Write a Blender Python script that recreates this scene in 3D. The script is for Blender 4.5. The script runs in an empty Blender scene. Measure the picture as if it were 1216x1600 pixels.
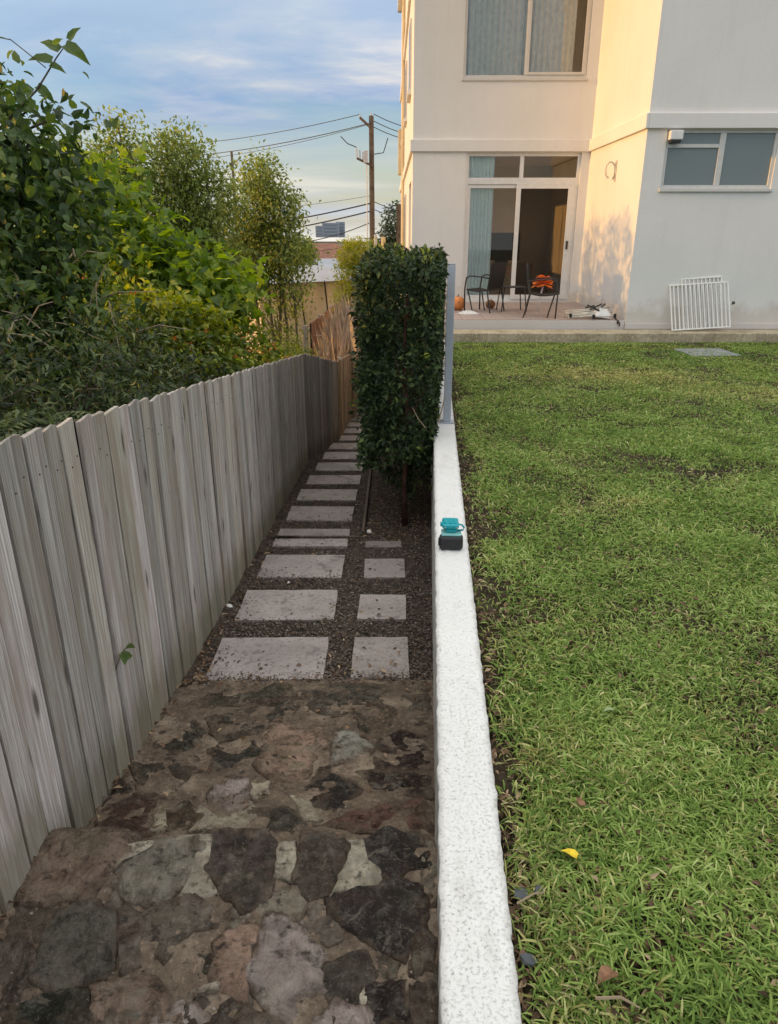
import bpy, math, random
import numpy as np
from mathutils import Vector, Matrix, noise as mnoise

SC = bpy.context.scene
COL = SC.collection
R = math.radians
rng = np.random.default_rng(11)
rnd = random.Random(5)

# ------------------------------------------------------------------ camera
CAM_Z, PITCH, FPX = 1.6, R(21.4), 1110.0
cam = bpy.data.cameras.new('camera')
cam.sensor_fit = 'AUTO'; cam.sensor_width = 36.0; cam.lens = 36.0 * FPX / 1600.0
cam.clip_start = 0.05; cam.clip_end = 3000
camo = bpy.data.objects.new('camera', cam); COL.objects.link(camo)
camo.location = (0, 0, CAM_Z); camo.rotation_euler = (math.pi / 2 - PITCH, 0, 0)
SC.camera = camo

# ------------------------------------------------------------------ light
SUN_EL, SUN_AZ = R(6.5), R(-92.0)           # azimuth from +Y, clockwise; low sun from the left
to_sun = Vector((math.sin(SUN_AZ) * math.cos(SUN_EL), math.cos(SUN_AZ) * math.cos(SUN_EL), math.sin(SUN_EL)))
sun = bpy.data.lights.new('sun', 'SUN'); sun.energy = 2.0; sun.angle = R(0.6); sun.color = (0.76, 0.375, 0.085)
suno = bpy.data.objects.new('sun', sun); COL.objects.link(suno)
suno.rotation_euler = (-to_sun).to_track_quat('-Z', 'Y').to_euler(); suno.location = (-20, 0, 12)

W = bpy.data.worlds.new('World'); SC.world = W; W.use_nodes = True
nt = W.node_tree; nt.nodes.clear()
def nd(nt, t, **kw):
    n = nt.nodes.new(t)
    for k, v in kw.items(): setattr(n, k, v)
    return n
out = nd(nt, 'ShaderNodeOutputWorld'); bg = nd(nt, 'ShaderNodeBackground'); bg.inputs['Strength'].default_value = 0.12
nt.links.new(bg.outputs[0], out.inputs[0])
sky = nd(nt, 'ShaderNodeTexSky', sky_type='NISHITA'); sky.sun_disc = False
sky.sun_elevation = SUN_EL; sky.sun_rotation = SUN_AZ
sky.air_density = 1.0; sky.dust_density = 1.5; sky.ozone_density = 1.5; sky.altitude = 50
tc = nd(nt, 'ShaderNodeTexCoord')
sep = nd(nt, 'ShaderNodeSeparateXYZ'); nt.links.new(tc.outputs['Generated'], sep.inputs[0])
zc = nd(nt, 'ShaderNodeMath', operation='MAXIMUM'); zc.inputs[1].default_value = 0.0; nt.links.new(sep.outputs[2], zc.inputs[0])
zp = nd(nt, 'ShaderNodeMath', operation='ADD'); zp.inputs[1].default_value = 0.10; nt.links.new(zc.outputs[0], zp.inputs[0])
dx = nd(nt, 'ShaderNodeMath', operation='DIVIDE'); nt.links.new(sep.outputs[0], dx.inputs[0]); nt.links.new(zp.outputs[0], dx.inputs[1])
dy = nd(nt, 'ShaderNodeMath', operation='DIVIDE'); nt.links.new(sep.outputs[1], dy.inputs[0]); nt.links.new(zp.outputs[0], dy.inputs[1])
cv = nd(nt, 'ShaderNodeCombineXYZ'); nt.links.new(dx.outputs[0], cv.inputs[0]); nt.links.new(dy.outputs[0], cv.inputs[1])
def wnoise(scale, detail, rough, loc):
    m = nd(nt, 'ShaderNodeMapping'); m.inputs['Location'].default_value = loc; m.inputs['Scale'].default_value = (0.62, 1.0, 1.0)
    nt.links.new(cv.outputs[0], m.inputs[0])
    n = nd(nt, 'ShaderNodeTexNoise'); n.inputs['Scale'].default_value = scale; n.inputs['Detail'].default_value = detail
    n.inputs['Roughness'].default_value = rough; n.inputs['Distortion'].default_value = 0.35
    nt.links.new(m.outputs[0], n.inputs['Vector']); return n
def wramp(src, stops):
    r = nd(nt, 'ShaderNodeValToRGB'); e = r.color_ramp.elements
    e[0].position, e[0].color = stops[0][0], (*stops[0][1], 1); e[1].position, e[1].color = stops[-1][0], (*stops[-1][1], 1)
    for p, c in stops[1:-1]:
        x = e.new(p); x.color = (*c, 1)
    nt.links.new(src, r.inputs[0]); return r
n1 = wnoise(0.55, 7, 0.55, (15.2, 9.7, 5)); n2 = wnoise(0.85, 8, 0.6, (24.6, -2.1, 7))
cover = wramp(n1.outputs[0], [(0.36, (0, 0, 0)), (0.60, (1, 1, 1))])
# cloud colour: slate blue bases breaking into cream tops; values are before the 0.12 strength
ccol = wramp(n2.outputs[0], [(0.34, (0.82, 1.32, 2.25)), (0.45, (1.1, 1.58, 2.4)), (0.53, (1.75, 2.0, 2.5)), (0.62, (2.9, 2.8, 2.65))])
clear = nd(nt, 'ShaderNodeMix', data_type='RGBA', blend_type='MULTIPLY'); clear.inputs[0].default_value = 1
nt.links.new(sky.outputs[0], clear.inputs[6]); clear.inputs[7].default_value = (0.75, 0.85, 1.05, 1)
low = wramp(sep.outputs[2], [(0.0, (1, 1, 1)), (0.15, (0, 0, 0))])      # pale warm air low over the horizon all the way round
mx = nd(nt, 'ShaderNodeMix', data_type='RGBA'); nt.links.new(cover.outputs[0], mx.inputs[0])
nt.links.new(clear.outputs[2], mx.inputs[6]); nt.links.new(ccol.outputs[0], mx.inputs[7])
mh = nd(nt, 'ShaderNodeMix', data_type='RGBA')
lo2 = nd(nt, 'ShaderNodeMath', operation='MULTIPLY'); lo2.inputs[1].default_value = 0.72; nt.links.new(low.outputs[0], lo2.inputs[0])
nt.links.new(lo2.outputs[0], mh.inputs[0]); nt.links.new(mx.outputs[2], mh.inputs[6]); mh.inputs[7].default_value = (2.75, 2.65, 2.3, 1)
# an overcast deck brightens and greys steadily towards the zenith (the standard overcast-sky law)
hi = wramp(sep.outputs[2], [(0.16, (0, 0, 0)), (0.85, (1, 1, 1))])
mz = nd(nt, 'ShaderNodeMix', data_type='RGBA'); nt.links.new(hi.outputs[0], mz.inputs[0])
nt.links.new(mh.outputs[2], mz.inputs[6]); mz.inputs[7].default_value = (5.6, 5.5, 5.2, 1)
nt.links.new(mz.outputs[2], bg.inputs['Color'])

vs = SC.view_settings
vs.view_transform = 'Standard'; vs.look = 'None'; vs.gamma = 1; vs.use_curve_mapping = False; vs.exposure = 1.27
SC.render.engine = 'CYCLES'
SC.cycles.max_bounces = 8; SC.cycles.transparent_max_bounces = 16; SC.cycles.sample_clamp_indirect = 6

# ------------------------------------------------------------------ helpers
_F = np.array([0, math.cos(PITCH), -math.sin(PITCH)]); _U = np.array([0, math.sin(PITCH), math.cos(PITCH)])
def spot(px, py, a, s=0.0):
    """point of the sloping ground plane z = a + s*y that the photograph shows at px, py"""
    r = np.array([1., 0, 0]) * (px - 608) / FPX + _U * (800 - py) / FPX + _F
    t = (a - CAM_Z) / (r[2] - s * r[1]); return np.array([0, 0, CAM_Z]) + r * t
def path_z(y): return -0.166 - 0.11 * min(max(y, 0), 17)

def link(o, parent=None):
    COL.objects.link(o)
    if parent is not None: o.parent = parent
    return o
def tag(o, label=None, cat=None, group=None, kind=None):
    if label: o['label'] = label
    if cat: o['category'] = cat
    if group: o['group'] = group
    if kind: o['kind'] = kind
    return o
def empty(name, loc=(0, 0, 0), rz=0.0, **kw):
    o = bpy.data.objects.new(name, None); o.location = loc; o.rotation_euler = (0, 0, rz); o.empty_display_size = 0.1
    link(o); return tag(o, **kw)

class MB:
    def __init__(s): s.v = []; s.f = []
    def quad(s, a, b, c, d):
        n = len(s.v); s.v += [tuple(a), tuple(b), tuple(c), tuple(d)]; s.f.append((n, n + 1, n + 2, n + 3))
    def box(s, x0, x1, y0, y1, z0, z1):
        n = len(s.v)
        s.v += [(x0, y0, z0), (x1, y0, z0), (x1, y1, z0), (x0, y1, z0), (x0, y0, z1), (x1, y0, z1), (x1, y1, z1), (x0, y1, z1)]
        s.f += [tuple(n + i for i in q) for q in ((3, 2, 1, 0), (4, 5, 6, 7), (0, 1, 5, 4), (1, 2, 6, 5), (2, 3, 7, 6), (3, 0, 4, 7))]
        return s
    def tube(s, pts, r, n=6, cap=True):
        pts = [Vector(p) for p in pts]
        rs = r if hasattr(r, '__len__') else [r] * len(pts)
        rings = []
        for i, p in enumerate(pts):
            d = (pts[min(i + 1, len(pts) - 1)] - pts[max(i - 1, 0)])
            d = d.normalized() if d.length > 1e-9 else Vector((0, 0, 1))
            u = d.cross(Vector((0, 0, 1)) if abs(d.z) < 0.95 else Vector((1, 0, 0))).normalized(); w = d.cross(u)
            b = len(s.v); rings.append(b)
            for k in range(n):
                a = 2 * math.pi * k / n
                q = p + (u * math.cos(a) + w * math.sin(a)) * rs[i]; s.v.append(tuple(q))
        for i in range(len(pts) - 1):
            a, b = rings[i], rings[i + 1]
            for k in range(n):
                k2 = (k + 1) % n; s.f.append((a + k, b + k, b + k2, a + k2))
        if cap:
            s.f.append(tuple(rings[0] + k for k in range(n))); s.f.append(tuple(rings[-1] + k for k in reversed(range(n))))
        return s
    def lathe(s, prof, c=(0, 0, 0), n=20, rib=0.0, nr=0):
        b0 = len(s.v)
        for r, z in prof:
            for k in range(n):
                a = 2 * math.pi * k / n; q = r * (1 - rib * abs(math.sin(a * nr / 2)) ** 0.7 if False else r and r / r) if False else r * (1 - rib * (0.5 + 0.5 * math.cos(a * nr)))
                s.v.append((c[0] + q * math.cos(a), c[1] + q * math.sin(a), c[2] + z))
        for i in range(len(prof) - 1):
            for k in range(n):
                k2 = (k + 1) % n; s.f.append((b0 + i * n + k, b0 + i * n + k2, b0 + (i + 1) * n + k2, b0 + (i + 1) * n + k))
        return s
    def mesh(s, name, mat=None, smooth=False):
        me = bpy.data.meshes.new(name); me.from_pydata(s.v, [], s.f)
        if smooth: me.polygons.foreach_set('use_smooth', [True] * len(me.polygons))
        if mat: me.materials.append(mat)
        me.update(); return me
    def obj(s, name, mat, parent=None, smooth=False, bevel=0.0, seg=2):
        o = bpy.data.objects.new(name, s.mesh(name, mat, smooth)); link(o, parent)
        if bevel:
            m = o.modifiers.new('bevel', 'BEVEL'); m.width = bevel; m.segments = seg; m.limit_method = 'ANGLE'; m.angle_limit = R(40)
        return o

def np_mesh(name, V, Fc, mat, smooth=False):
    """V (n,3) float, Fc list of (m,k) int arrays"""
    me = bpy.data.meshes.new(name)
    me.vertices.add(len(V)); me.vertices.foreach_set('co', np.ascontiguousarray(V, dtype=np.float32).ravel())
    tot = np.concatenate([np.full(len(f), f.shape[1], dtype=np.int32) for f in Fc])
    idx = np.concatenate([f.ravel() for f in Fc]).astype(np.int32)
    me.loops.add(len(idx)); me.loops.foreach_set('vertex_index', idx)
    me.polygons.add(len(tot)); st = np.zeros(len(tot), dtype=np.int32); st[1:] = np.cumsum(tot)[:-1]
    me.polygons.foreach_set('loop_start', st)
    me.polygons.foreach_set('use_smooth', np.full(len(tot), smooth))
    me.update(calc_edges=True); me.validate()
    if mat: me.materials.append(mat)
    return me
def np_obj(name, V, Fc, mat, parent=None, smooth=False):
    return link(bpy.data.objects.new(name, np_mesh(name, V, Fc, mat, smooth)), parent)

def fbm(x, y, z=0.0, sc=1.0, oct=3):
    v, a = 0.0, 1.0
    for i in range(oct):
        v += a * mnoise.noise(Vector((x * sc, y * sc, z * sc + 7.3 * i))); a *= 0.5; sc *= 2.05
    return v
def vnoise(P, sc, seed=0):
    """cheap smooth value noise for arrays, about 0..1"""
    q = P * sc + seed * 17.17; i = np.floor(q).astype(int); f = q - i; f = f * f * (3 - 2 * f)
    def h(ix, iy):
        n = (ix * 374761393 + iy * 668265263 + seed * 9176) & 0x7fffffff
        n = (n ^ (n >> 13)) * 1274126177 & 0x7fffffff
        return ((n ^ (n >> 16)) & 0xffff) / 65535.0
    a, b = h(i[:, 0], i[:, 1]), h(i[:, 0] + 1, i[:, 1]); c, d = h(i[:, 0], i[:, 1] + 1), h(i[:, 0] + 1, i[:, 1] + 1)
    return (a * (1 - f[:, 0]) + b * f[:, 0]) * (1 - f[:, 1]) + (c * (1 - f[:, 0]) + d * f[:, 0]) * f[:, 1]

# ------------------------------------------------------------------ materials
class MT:
    def __init__(s, name, rough=0.8, spec=0.3, metal=0.0, col=(0.5, 0.5, 0.5)):
        s.m = bpy.data.materials.new(name); s.m.use_nodes = True; s.nt = s.m.node_tree
        s.b = s.nt.nodes['Principled BSDF']; s.out = s.nt.nodes['Material Output']
        s.b.inputs['Roughness'].default_value = rough; s.b.inputs['Specular IOR Level'].default_value = spec
        s.b.inputs['Metallic'].default_value = metal; s.b.inputs['Base Color'].default_value = (*col, 1)
        s.co = None
    def n(s, t, **kw): return nd(s.nt, t, **kw)
    def l(s, a, b): s.nt.links.new(a, b)
    def coords(s, kind='Object', scale=(1, 1, 1), per_object=False):
        tc = s.n('ShaderNodeTexCoord'); m = s.n('ShaderNodeMapping'); m.inputs['Scale'].default_value = scale
        if kind == 'Position':
            g = s.n('ShaderNodeNewGeometry'); src = g.outputs['Position']
        else: src = tc.outputs[kind]
        if per_object:
            oi = s.n('ShaderNodeObjectInfo'); mu = s.n('ShaderNodeVectorMath', operation='SCALE'); mu.inputs[0].default_value = (37.0, 53.0, 71.0)
            s.l(oi.outputs['Random'], mu.inputs['Scale']); ad = s.n('ShaderNodeVectorMath', operation='ADD')
            s.l(src, ad.inputs[0]); s.l(mu.outputs[0], ad.inputs[1]); src = ad.outputs[0]
        s.l(src, m.inputs[0]); return m.outputs[0]
    def noise(s, vec, scale, detail=4, rough=0.55, dist=0.0):
        n = s.n('ShaderNodeTexNoise'); n.inputs['Scale'].default_value = scale; n.inputs['Detail'].default_value = detail
        n.inputs['Roughness'].default_value = rough; n.inputs['Distortion'].default_value = dist
        s.l(vec, n.inputs['Vector']); return n.outputs[0]
    def vor(s, vec, scale, feature='F1'):
        n = s.n('ShaderNodeTexVoronoi', feature=feature); n.inputs['Scale'].default_value = scale
        s.l(vec, n.inputs['Vector']); return n.outputs[0]
    def ramp(s, src, stops):
        r = s.n('ShaderNodeValToRGB'); e = r.color_ramp.elements
        def c4(c): return (*c, 1) if hasattr(c, '__len__') else (c, c, c, 1)
        e[0].position, e[0].color = stops[0][0], c4(stops[0][1]); e[1].position, e[1].color = stops[-1][0], c4(stops[-1][1])
        for p, c in stops[1:-1]: e.new(p).color = c4(c)
        s.l(src, r.inputs[0]); return r.outputs[0]
    def mix(s, fac, a, b, mode='MIX'):
        m = s.n('ShaderNodeMix', data_type='RGBA', blend_type=mode)
        if isinstance(fac, (int, float)): m.inputs[0].default_value = fac
        else: s.l(fac, m.inputs[0])
        for i, x in ((6, a), (7, b)):
            if isinstance(x, tuple): m.inputs[i].default_value = (*x, 1)
            else: s.l(x, m.inputs[i])
        return m.outputs[2]
    def math(s, op, a, b=0.0):
        m = s.n('ShaderNodeMath', operation=op)
        for i, x in ((0, a), (1, b)):
            if isinstance(x, (int, float)): m.inputs[i].default_value = x
            else: s.l(x, m.inputs[i])
        return m.outputs[0]
    def color(s, c): s.l(c, s.b.inputs['Base Color']); return s
    def rough(s, c): s.l(c, s.b.inputs['Roughness']); return s
    def bump(s, h, strength=0.5, dist=0.01):
        b = s.n('ShaderNodeBump'); b.inputs['Strength'].default_value = strength; b.inputs['Distance'].default_value = dist
        s.l(h, b.inputs['Height']); s.l(b.outputs[0], s.b.inputs['Normal']); return s
    def objcol(s): return s.n('ShaderNodeObjectInfo').outputs['Color']

def simple(name, col, rough=0.6, spec=0.3, metal=0.0, var=0.12, sc=12.0):
    t = MT(name, rough, spec, metal, col)
    v = t.coords('Object'); f = t.noise(v, sc, 3)
    t.color(t.ramp(f, [(0.3, tuple(c * (1 - var) for c in col)), (0.7, tuple(min(1, c * (1 + var)) for c in col))]))
    return t.m

def m_wood(name, mossy=True):
    t = MT(name, 0.85, 0.2)
    v = t.coords('Object', (1, 1, 1), True)
    g1 = t.noise(t.coords('Object', (30, 6.5, 0.5), True), 1.6, 9, 0.76, 0.5)
    g2 = t.noise(t.coords('Object', (40, 24, 1.2), True), 2.0, 6, 0.7, 0.3)
    bl = t.noise(t.coords('Object', (3, .9, 1.5), True), 1.7, 6, 0.65, 0.5)
    c = t.ramp(g1, [(0.30, (0.20, 0.178, 0.160)), (0.43, (0.38, 0.358, 0.338)), (0.54, (0.56, 0.545, 0.525)), (0.70, (0.78, 0.77, 0.75))])
    c = t.mix(t.ramp(g2, [(0.36, 0.8), (0.49, 0.0)]), c, (0.12, 0.10, 0.085))
    c = t.mix(t.ramp(g2, [(0.56, 0.0), (0.70, 0.55)]), c, (0.74, 0.73, 0.70))
    c = t.mix(t.ramp(bl, [(0.42, 0.0), (0.60, 0.6)]), c, (0.33, 0.27, 0.225))
    kn = t.vor(t.coords('Object', (1, .9, 2.3), True), 1.0)
    c = t.mix(t.ramp(kn, [(0.06, 0.9), (0.15, 0.0)]), c, (0.09, 0.07, 0.055))
    if mossy:
        sp = t.n('ShaderNodeSeparateXYZ'); tcn = t.n('ShaderNodeTexCoord'); t.l(tcn.outputs['Object'], sp.inputs[0])
        hz = t.math('ADD', sp.outputs[2], t.math('MULTIPLY', t.noise(v, 6, 4), -0.35))
        c = t.mix(t.ramp(hz, [(-0.04, 0.65), (0.16, 0.0)]), c, (0.17, 0.160, 0.10))
        c = t.mix(t.ramp(hz, [(1.10, 0.0), (1.20, 0.45)]), c, (0.34, 0.30, 0.22))
    t.color(t.mix(1.0, c, t.objcol(), 'MULTIPLY')); t.bump(t.math('ADD', g1, t.math('MULTIPLY', g2, 0.6)), 0.55, 0.006)
    return t.m

def m_stone(name, lich=0.5):
    t = MT(name, 0.92, 0.2)
    v = t.coords('Position', (1, 1, 1), True)
    a = t.noise(v, 8, 9, 0.72, 0.8); b = t.noise(v, 24, 8, 0.74, 0.4); c3 = t.noise(v, 95, 5, 0.75)
    fa = t.vor(t.coords('Position', (1, 1, 1.6), True), 17); fb_ = t.vor(t.coords('Position', (1.3, 1, 1), True), 52)
    base = t.objcol()
    c = t.mix(t.ramp(a, [(0.36, 0.0), (0.50, 0.6), (0.62, 1.0)]), t.mix(1.0, base, (0.30, 0.28, 0.26), 'MULTIPLY'), base)
    c = t.mix(t.ramp(t.noise(v, 3.6, 5, 0.6), [(0.56, 0.0), (0.68, 0.5)]), c, (0.085, 0.088, 0.050))
    c = t.mix(t.ramp(b, [(0.50, 0.0), (0.70, 0.75 * lich)]), c, (0.30, 0.285, 0.25))       # pale lichen crust
    c = t.mix(t.ramp(b, [(0.36, 0.85), (0.48, 0.0)]), c, (0.030, 0.026, 0.023))              # dark pits
    c = t.mix(t.ramp(t.noise(v, 11, 8, 0.75, 0.6), [(0.55, 0.0), (0.63, 0.75 * lich)]), c, (0.40, 0.355, 0.285))
    c = t.mix(t.ramp(t.noise(v, 5.3, 4), [(0.54, 0.0), (0.7, 0.6)]), c, (0.10, 0.055, 0.040))  # iron stain
    c = t.mix(t.ramp(c3, [(0.57, 0.0), (0.72, 0.65)]), c, (0.36, 0.33, 0.28))
    c = t.mix(t.ramp(c3, [(0.28, 0.6), (0.42, 0.0)]), c, (0.04, 0.035, 0.03))
    at = t.n('ShaderNodeAttribute'); at.attribute_name = 'rim'
    rim = t.math('ADD', at.outputs['Fac'], t.math('MULTIPLY', t.math('SUBTRACT', t.noise(v, 13, 6, 0.65), 0.5), 1.5))
    c = t.mix(t.ramp(rim, [(0.78, 0.0), (1.02, 0.85)]), c, t.ramp(b, [(0.35, (0.07, 0.052, 0.038)), (0.55, (0.165, 0.122, 0.09)), (0.7, (0.30, 0.24, 0.175))]))
    t.color(c); t.bump(t.math('ADD', t.math('MULTIPLY', a, 0.7), t.math('ADD', t.math('ADD', t.math('MULTIPLY', b, 0.7), t.math('MULTIPLY', c3, 0.45)), t.math('ADD', t.math('MULTIPLY', fa, 0.55), t.math('MULTIPLY', fb_, 0.30)))), 1.0, 0.034)
    return t.m

def m_dirt(name, c0, c1, c2, sc=9.0, bump=0.02):
    t = MT(name, 0.95, 0.15)
    v = t.coords('Position'); a = t.noise(v, sc, 7, 0.65, 0.3); b = t.noise(v, sc * 9, 5, 0.7)
    c = t.ramp(a, [(0.32, c0), (0.52, c1), (0.70, c2)])
    c = t.mix(t.ramp(b, [(0.55, 0.0), (0.72, 0.6)]), c, tuple(min(1, x * 2.6) for x in c1))
    c = t.mix(t.ramp(b, [(0.30, 0.7), (0.45, 0.0)]), c, tuple(x * 0.35 for x in c0))
    t.color(c); t.bump(t.math('ADD', a, b), 0.9, bump); return t.m

def m_leaf(name, ramp, trans=0.35, rough=0.45, spec=0.4, tcol=None, patch=1.2):
    t = MT(name, rough, spec)
    g = t.n('ShaderNodeNewGeometry'); pos = t.n('ShaderNodeNewGeometry').outputs['Position']
    f = t.math('ADD', t.math('MULTIPLY', g.outputs['Random Per Island'], 0.62), t.math('MULTIPLY', t.noise(pos, patch, 3), 0.42))
    c = t.ramp(f, ramp); t.color(c)
    tr = t.n('ShaderNodeBsdfTranslucent'); hs = t.n('ShaderNodeHueSaturation'); hs.inputs['Hue'].default_value = 0.485
    hs.inputs['Saturation'].default_value = 1.15; hs.inputs['Value'].default_value = 1.7; t.l(c, hs.inputs['Color']); t.l(hs.outputs[0], tr.inputs[0])
    ms = t.n('ShaderNodeMixShader'); ms.inputs[0].default_value = trans
    t.l(t.b.outputs[0], ms.inputs[1]); t.l(tr.outputs[0], ms.inputs[2]); t.l(ms.outputs[0], t.out.inputs[0])
    return t.m

def m_glass(name, tint=(0.9, 0.95, 0.95), ior=1.5, clear=1.0, rough=0.02, body=(0.2, 0.22, 0.24)):
    t = MT(name); t.nt.nodes.remove(t.b)
    fr = t.n('ShaderNodeFresnel'); fr.inputs[0].default_value = ior
    tr = t.n('ShaderNodeBsdfTransparent'); tr.inputs[0].default_value = (*tint, 1)
    gl = t.n('ShaderNodeBsdfGlossy'); gl.inputs['Roughness'].default_value = rough
    df = t.n('ShaderNodeBsdfDiffuse'); df.inputs[0].default_value = (*body, 1)
    m0 = t.n('ShaderNodeMixShader'); m0.inputs[0].default_value = 1 - clear; t.l(tr.outputs[0], m0.inputs[1]); t.l(df.outputs[0], m0.inputs[2])
    ms = t.n('ShaderNodeMixShader'); t.l(t.math('MINIMUM', t.math('MULTIPLY', fr.outputs[0], 1.6), 1.0), ms.inputs[0])
    t.l(m0.outputs[0], ms.inputs[1]); t.l(gl.outputs[0], ms.inputs[2]); t.l(ms.outputs[0], t.out.inputs[0]); return t.m

M = {}
M['wood'] = m_wood('weathered_timber')
M['wood_far'] = m_wood('aged_timber', False)
M['stone'] = m_stone('bush_stone')
M['mortar'] = m_stone('lime_mortar', 1.0)
M['dirt'] = m_dirt('packed_dirt', (0.088, 0.065, 0.048), (0.18, 0.138, 0.104), (0.35, 0.285, 0.215), 6)
M['gravel_bed'] = m_dirt('gravel_bed_soil', (0.035, 0.028, 0.023), (0.078, 0.063, 0.052), (0.14, 0.118, 0.097), 14)
M['soil'] = m_dirt('lawn_soil', (0.030, 0.022, 0.015), (0.060, 0.045, 0.030), (0.115, 0.09, 0.06), 8)
M['terrain'] = m_dirt('hillside_soil', (0.03, 0.03, 0.018), (0.05, 0.055, 0.028), (0.09, 0.08, 0.05), 0.5)
def _chip():
    t = MT('gravel_chip', 0.9, 0.25); g = t.n('ShaderNodeNewGeometry')
    t.color(t.ramp(g.outputs['Random Per Island'], [(0.0, (0.050, 0.036, 0.028)), (0.45, (0.145, 0.108, 0.085)), (0.8, (0.17, 0.14, 0.12)), (0.96, (0.22, 0.19, 0.165)), (1.0, (0.34, 0.30, 0.26))])); return t.m
M['chip'] = _chip()
def _litter():
    t = MT('dry_leaf_litter', 0.85, 0.2); g = t.n('ShaderNodeNewGeometry')
    t.color(t.ramp(g.outputs['Random Per Island'], [(0.0, (0.05, 0.030, 0.020)), (0.5, (0.12, 0.075, 0.048)), (0.85, (0.22, 0.14, 0.085)), (1.0, (0.40, 0.30, 0.19))])); return t.m
M['litter'] = _litter()
def _straw():
    t = MT('dry_clipping', 0.8, 0.2); g = t.n('ShaderNodeNewGeometry')
    t.color(t.ramp(g.outputs['Random Per Island'], [(0.0, (0.14, 0.14, 0.05)), (0.5, (0.28, 0.27, 0.11)), (1.0, (0.48, 0.45, 0.24))])); return t.m
M['straw'] = _straw()
def _paver():
    t = MT('stone_paver', 0.75, 0.3); v = t.coords('Position', (1, 1, 1), True)
    a = t.noise(v, 3.5, 6, 0.6, 0.3); b = t.noise(v, 45, 5, 0.65); d = t.noise(v, 9, 6, 0.65)
    c = t.ramp(a, [(0.3, (0.255, 0.228, 0.214)), (0.55, (0.345, 0.313, 0.297)), (0.75, (0.415, 0.382, 0.362))])
    c = t.mix(t.ramp(b, [(0.36, 0.5), (0.5, 0.0)]), c, (0.13, 0.11, 0.105))
    c = t.mix(t.ramp(d, [(0.56, 0.0), (0.70, 0.75)]), c, (0.075, 0.06, 0.052))
    t.color(t.mix(1.0, c, t.objcol(), 'MULTIPLY')); t.bump(t.math('ADD', b, a), 0.4, 0.006); return t.m
M['paver'] = _paver()
def _white():
    t = MT('white_painted_masonry', 0.7, 0.3); v = t.coords('Position')
    a = t.noise(v, 2.2, 5, 0.6); p = t.noise(v, 92, 5, 0.75); q = t.noise(v, 150, 3, 0.6); w = t.noise(v, 18, 6, 0.65)
    c = t.ramp(a, [(0.3, (0.74, 0.74, 0.735)), (0.7, (0.81, 0.81, 0.80))])
    c = t.mix(t.ramp(w, [(0.58, 0.0), (0.74, 0.35)]), c, (0.42, 0.41, 0.38))
    sq = t.n('ShaderNodeSeparateXYZ'); t.l(v, sq.inputs[0]); ed = t.math('SUBTRACT', t.math('SUBTRACT', sq.outputs[0], t.math('MULTIPLY', sq.outputs[1], 0.0575)), 0.232)
    ed = t.math('ADD', ed, t.math('MULTIPLY', t.math('SUBTRACT', t.noise(v, 16, 6, 0.7), 0.5), 0.09))
    c = t.mix(t.ramp(t.math('ADD', ed, 0.5), [(0.478, 0.0), (0.515, 0.6)]), c, (0.33, 0.29, 0.22))
    zone = t.ramp(t.noise(v, 4.5, 4, 0.6), [(0.36, 0.25), (0.60, 1.0)])
    c = t.mix(t.ramp(t.noise(t.coords('Position', (1, .35, 1)), 7, 7, 0.7, .5), [(0.54, 0.0), (0.72, 0.45)]), c, (0.46, 0.45, 0.41))
    pit = t.math('MULTIPLY', t.ramp(p, [(0.34, 1.0), (0.395, 0.0)]), 0.7)
    pit2 = t.math('MULTIPLY', t.ramp(q, [(0.26, 1.0), (0.33, 0.0)]), 0.75)
    c = t.mix(t.math('MULTIPLY', t.math('MAXIMUM', pit, pit2), zone), c, (0.10, 0.095, 0.085))
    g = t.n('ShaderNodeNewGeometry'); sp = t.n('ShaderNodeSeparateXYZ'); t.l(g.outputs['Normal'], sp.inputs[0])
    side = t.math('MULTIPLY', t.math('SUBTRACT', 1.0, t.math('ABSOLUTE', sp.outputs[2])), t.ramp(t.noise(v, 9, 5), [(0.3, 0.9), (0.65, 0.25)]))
    c = t.mix(side, c, (0.30, 0.29, 0.26))         # patchy greyer tone on the upright sides
    t.color(c); t.bump(t.math('ADD', t.math('MULTIPLY', t.ramp(p, [(0.33, 0.0), (0.46, 1.0)]), 0.6), t.math('MULTIPLY', t.noise(v, 38, 5, 0.7), 0.8)), 0.55, 0.008); return t.m
M['white'] = _white()
def _stucco(name, c0, c1):
    t = MT(name, 0.85, 0.2); v = t.coords('Position'); st = t.coords('Position', (2.2, 2.2, 0.25))
    a = t.noise(v, 0.8, 5, 0.6); b = t.noise(st, 2.0, 5, 0.6); f = t.noise(v, 45, 5, 0.65)
    c = t.ramp(a, [(0.3, c0), (0.7, c1)]); c = t.mix(t.ramp(b, [(0.52, 0.0), (0.78, 0.18)]), c, tuple(x * 0.72 for x in c0))
    c = t.mix(t.ramp(f, [(0.35, 0.10), (0.5, 0.0)]), c, tuple(x * 0.6 for x in c0))
    g = t.n('ShaderNodeNewGeometry'); sp = t.n('ShaderNodeSeparateXYZ'); t.l(g.outputs['Position'], sp.inputs[0])
    low_ = t.math('ADD', sp.outputs[2], t.math('MULTIPLY', t.noise(v, 3.0, 6, 0.65), -0.75))
    c = t.mix(t.ramp(low_, [(-0.30, 0.40), (0.16, 0.0)]), c, (0.46, 0.37, 0.29))     # rain splash staining at the foot
    c = t.mix(t.ramp(t.noise(t.coords('Position', (7, 7, 0.35)), 1.5, 5, 0.65), [(0.60, 0.0), (0.80, 0.16)]), c, (0.45, 0.42, 0.37))
    t.color(c); t.bump(f, 0.12, 0.003); return t.m
M['stucco'] = _stucco('painted_render', (0.74, 0.725, 0.695), (0.80, 0.785, 0.755))
M['plinth'] = _stucco('white_plinth', (0.66, 0.66, 0.66), (0.76, 0.76, 0.76))
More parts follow.
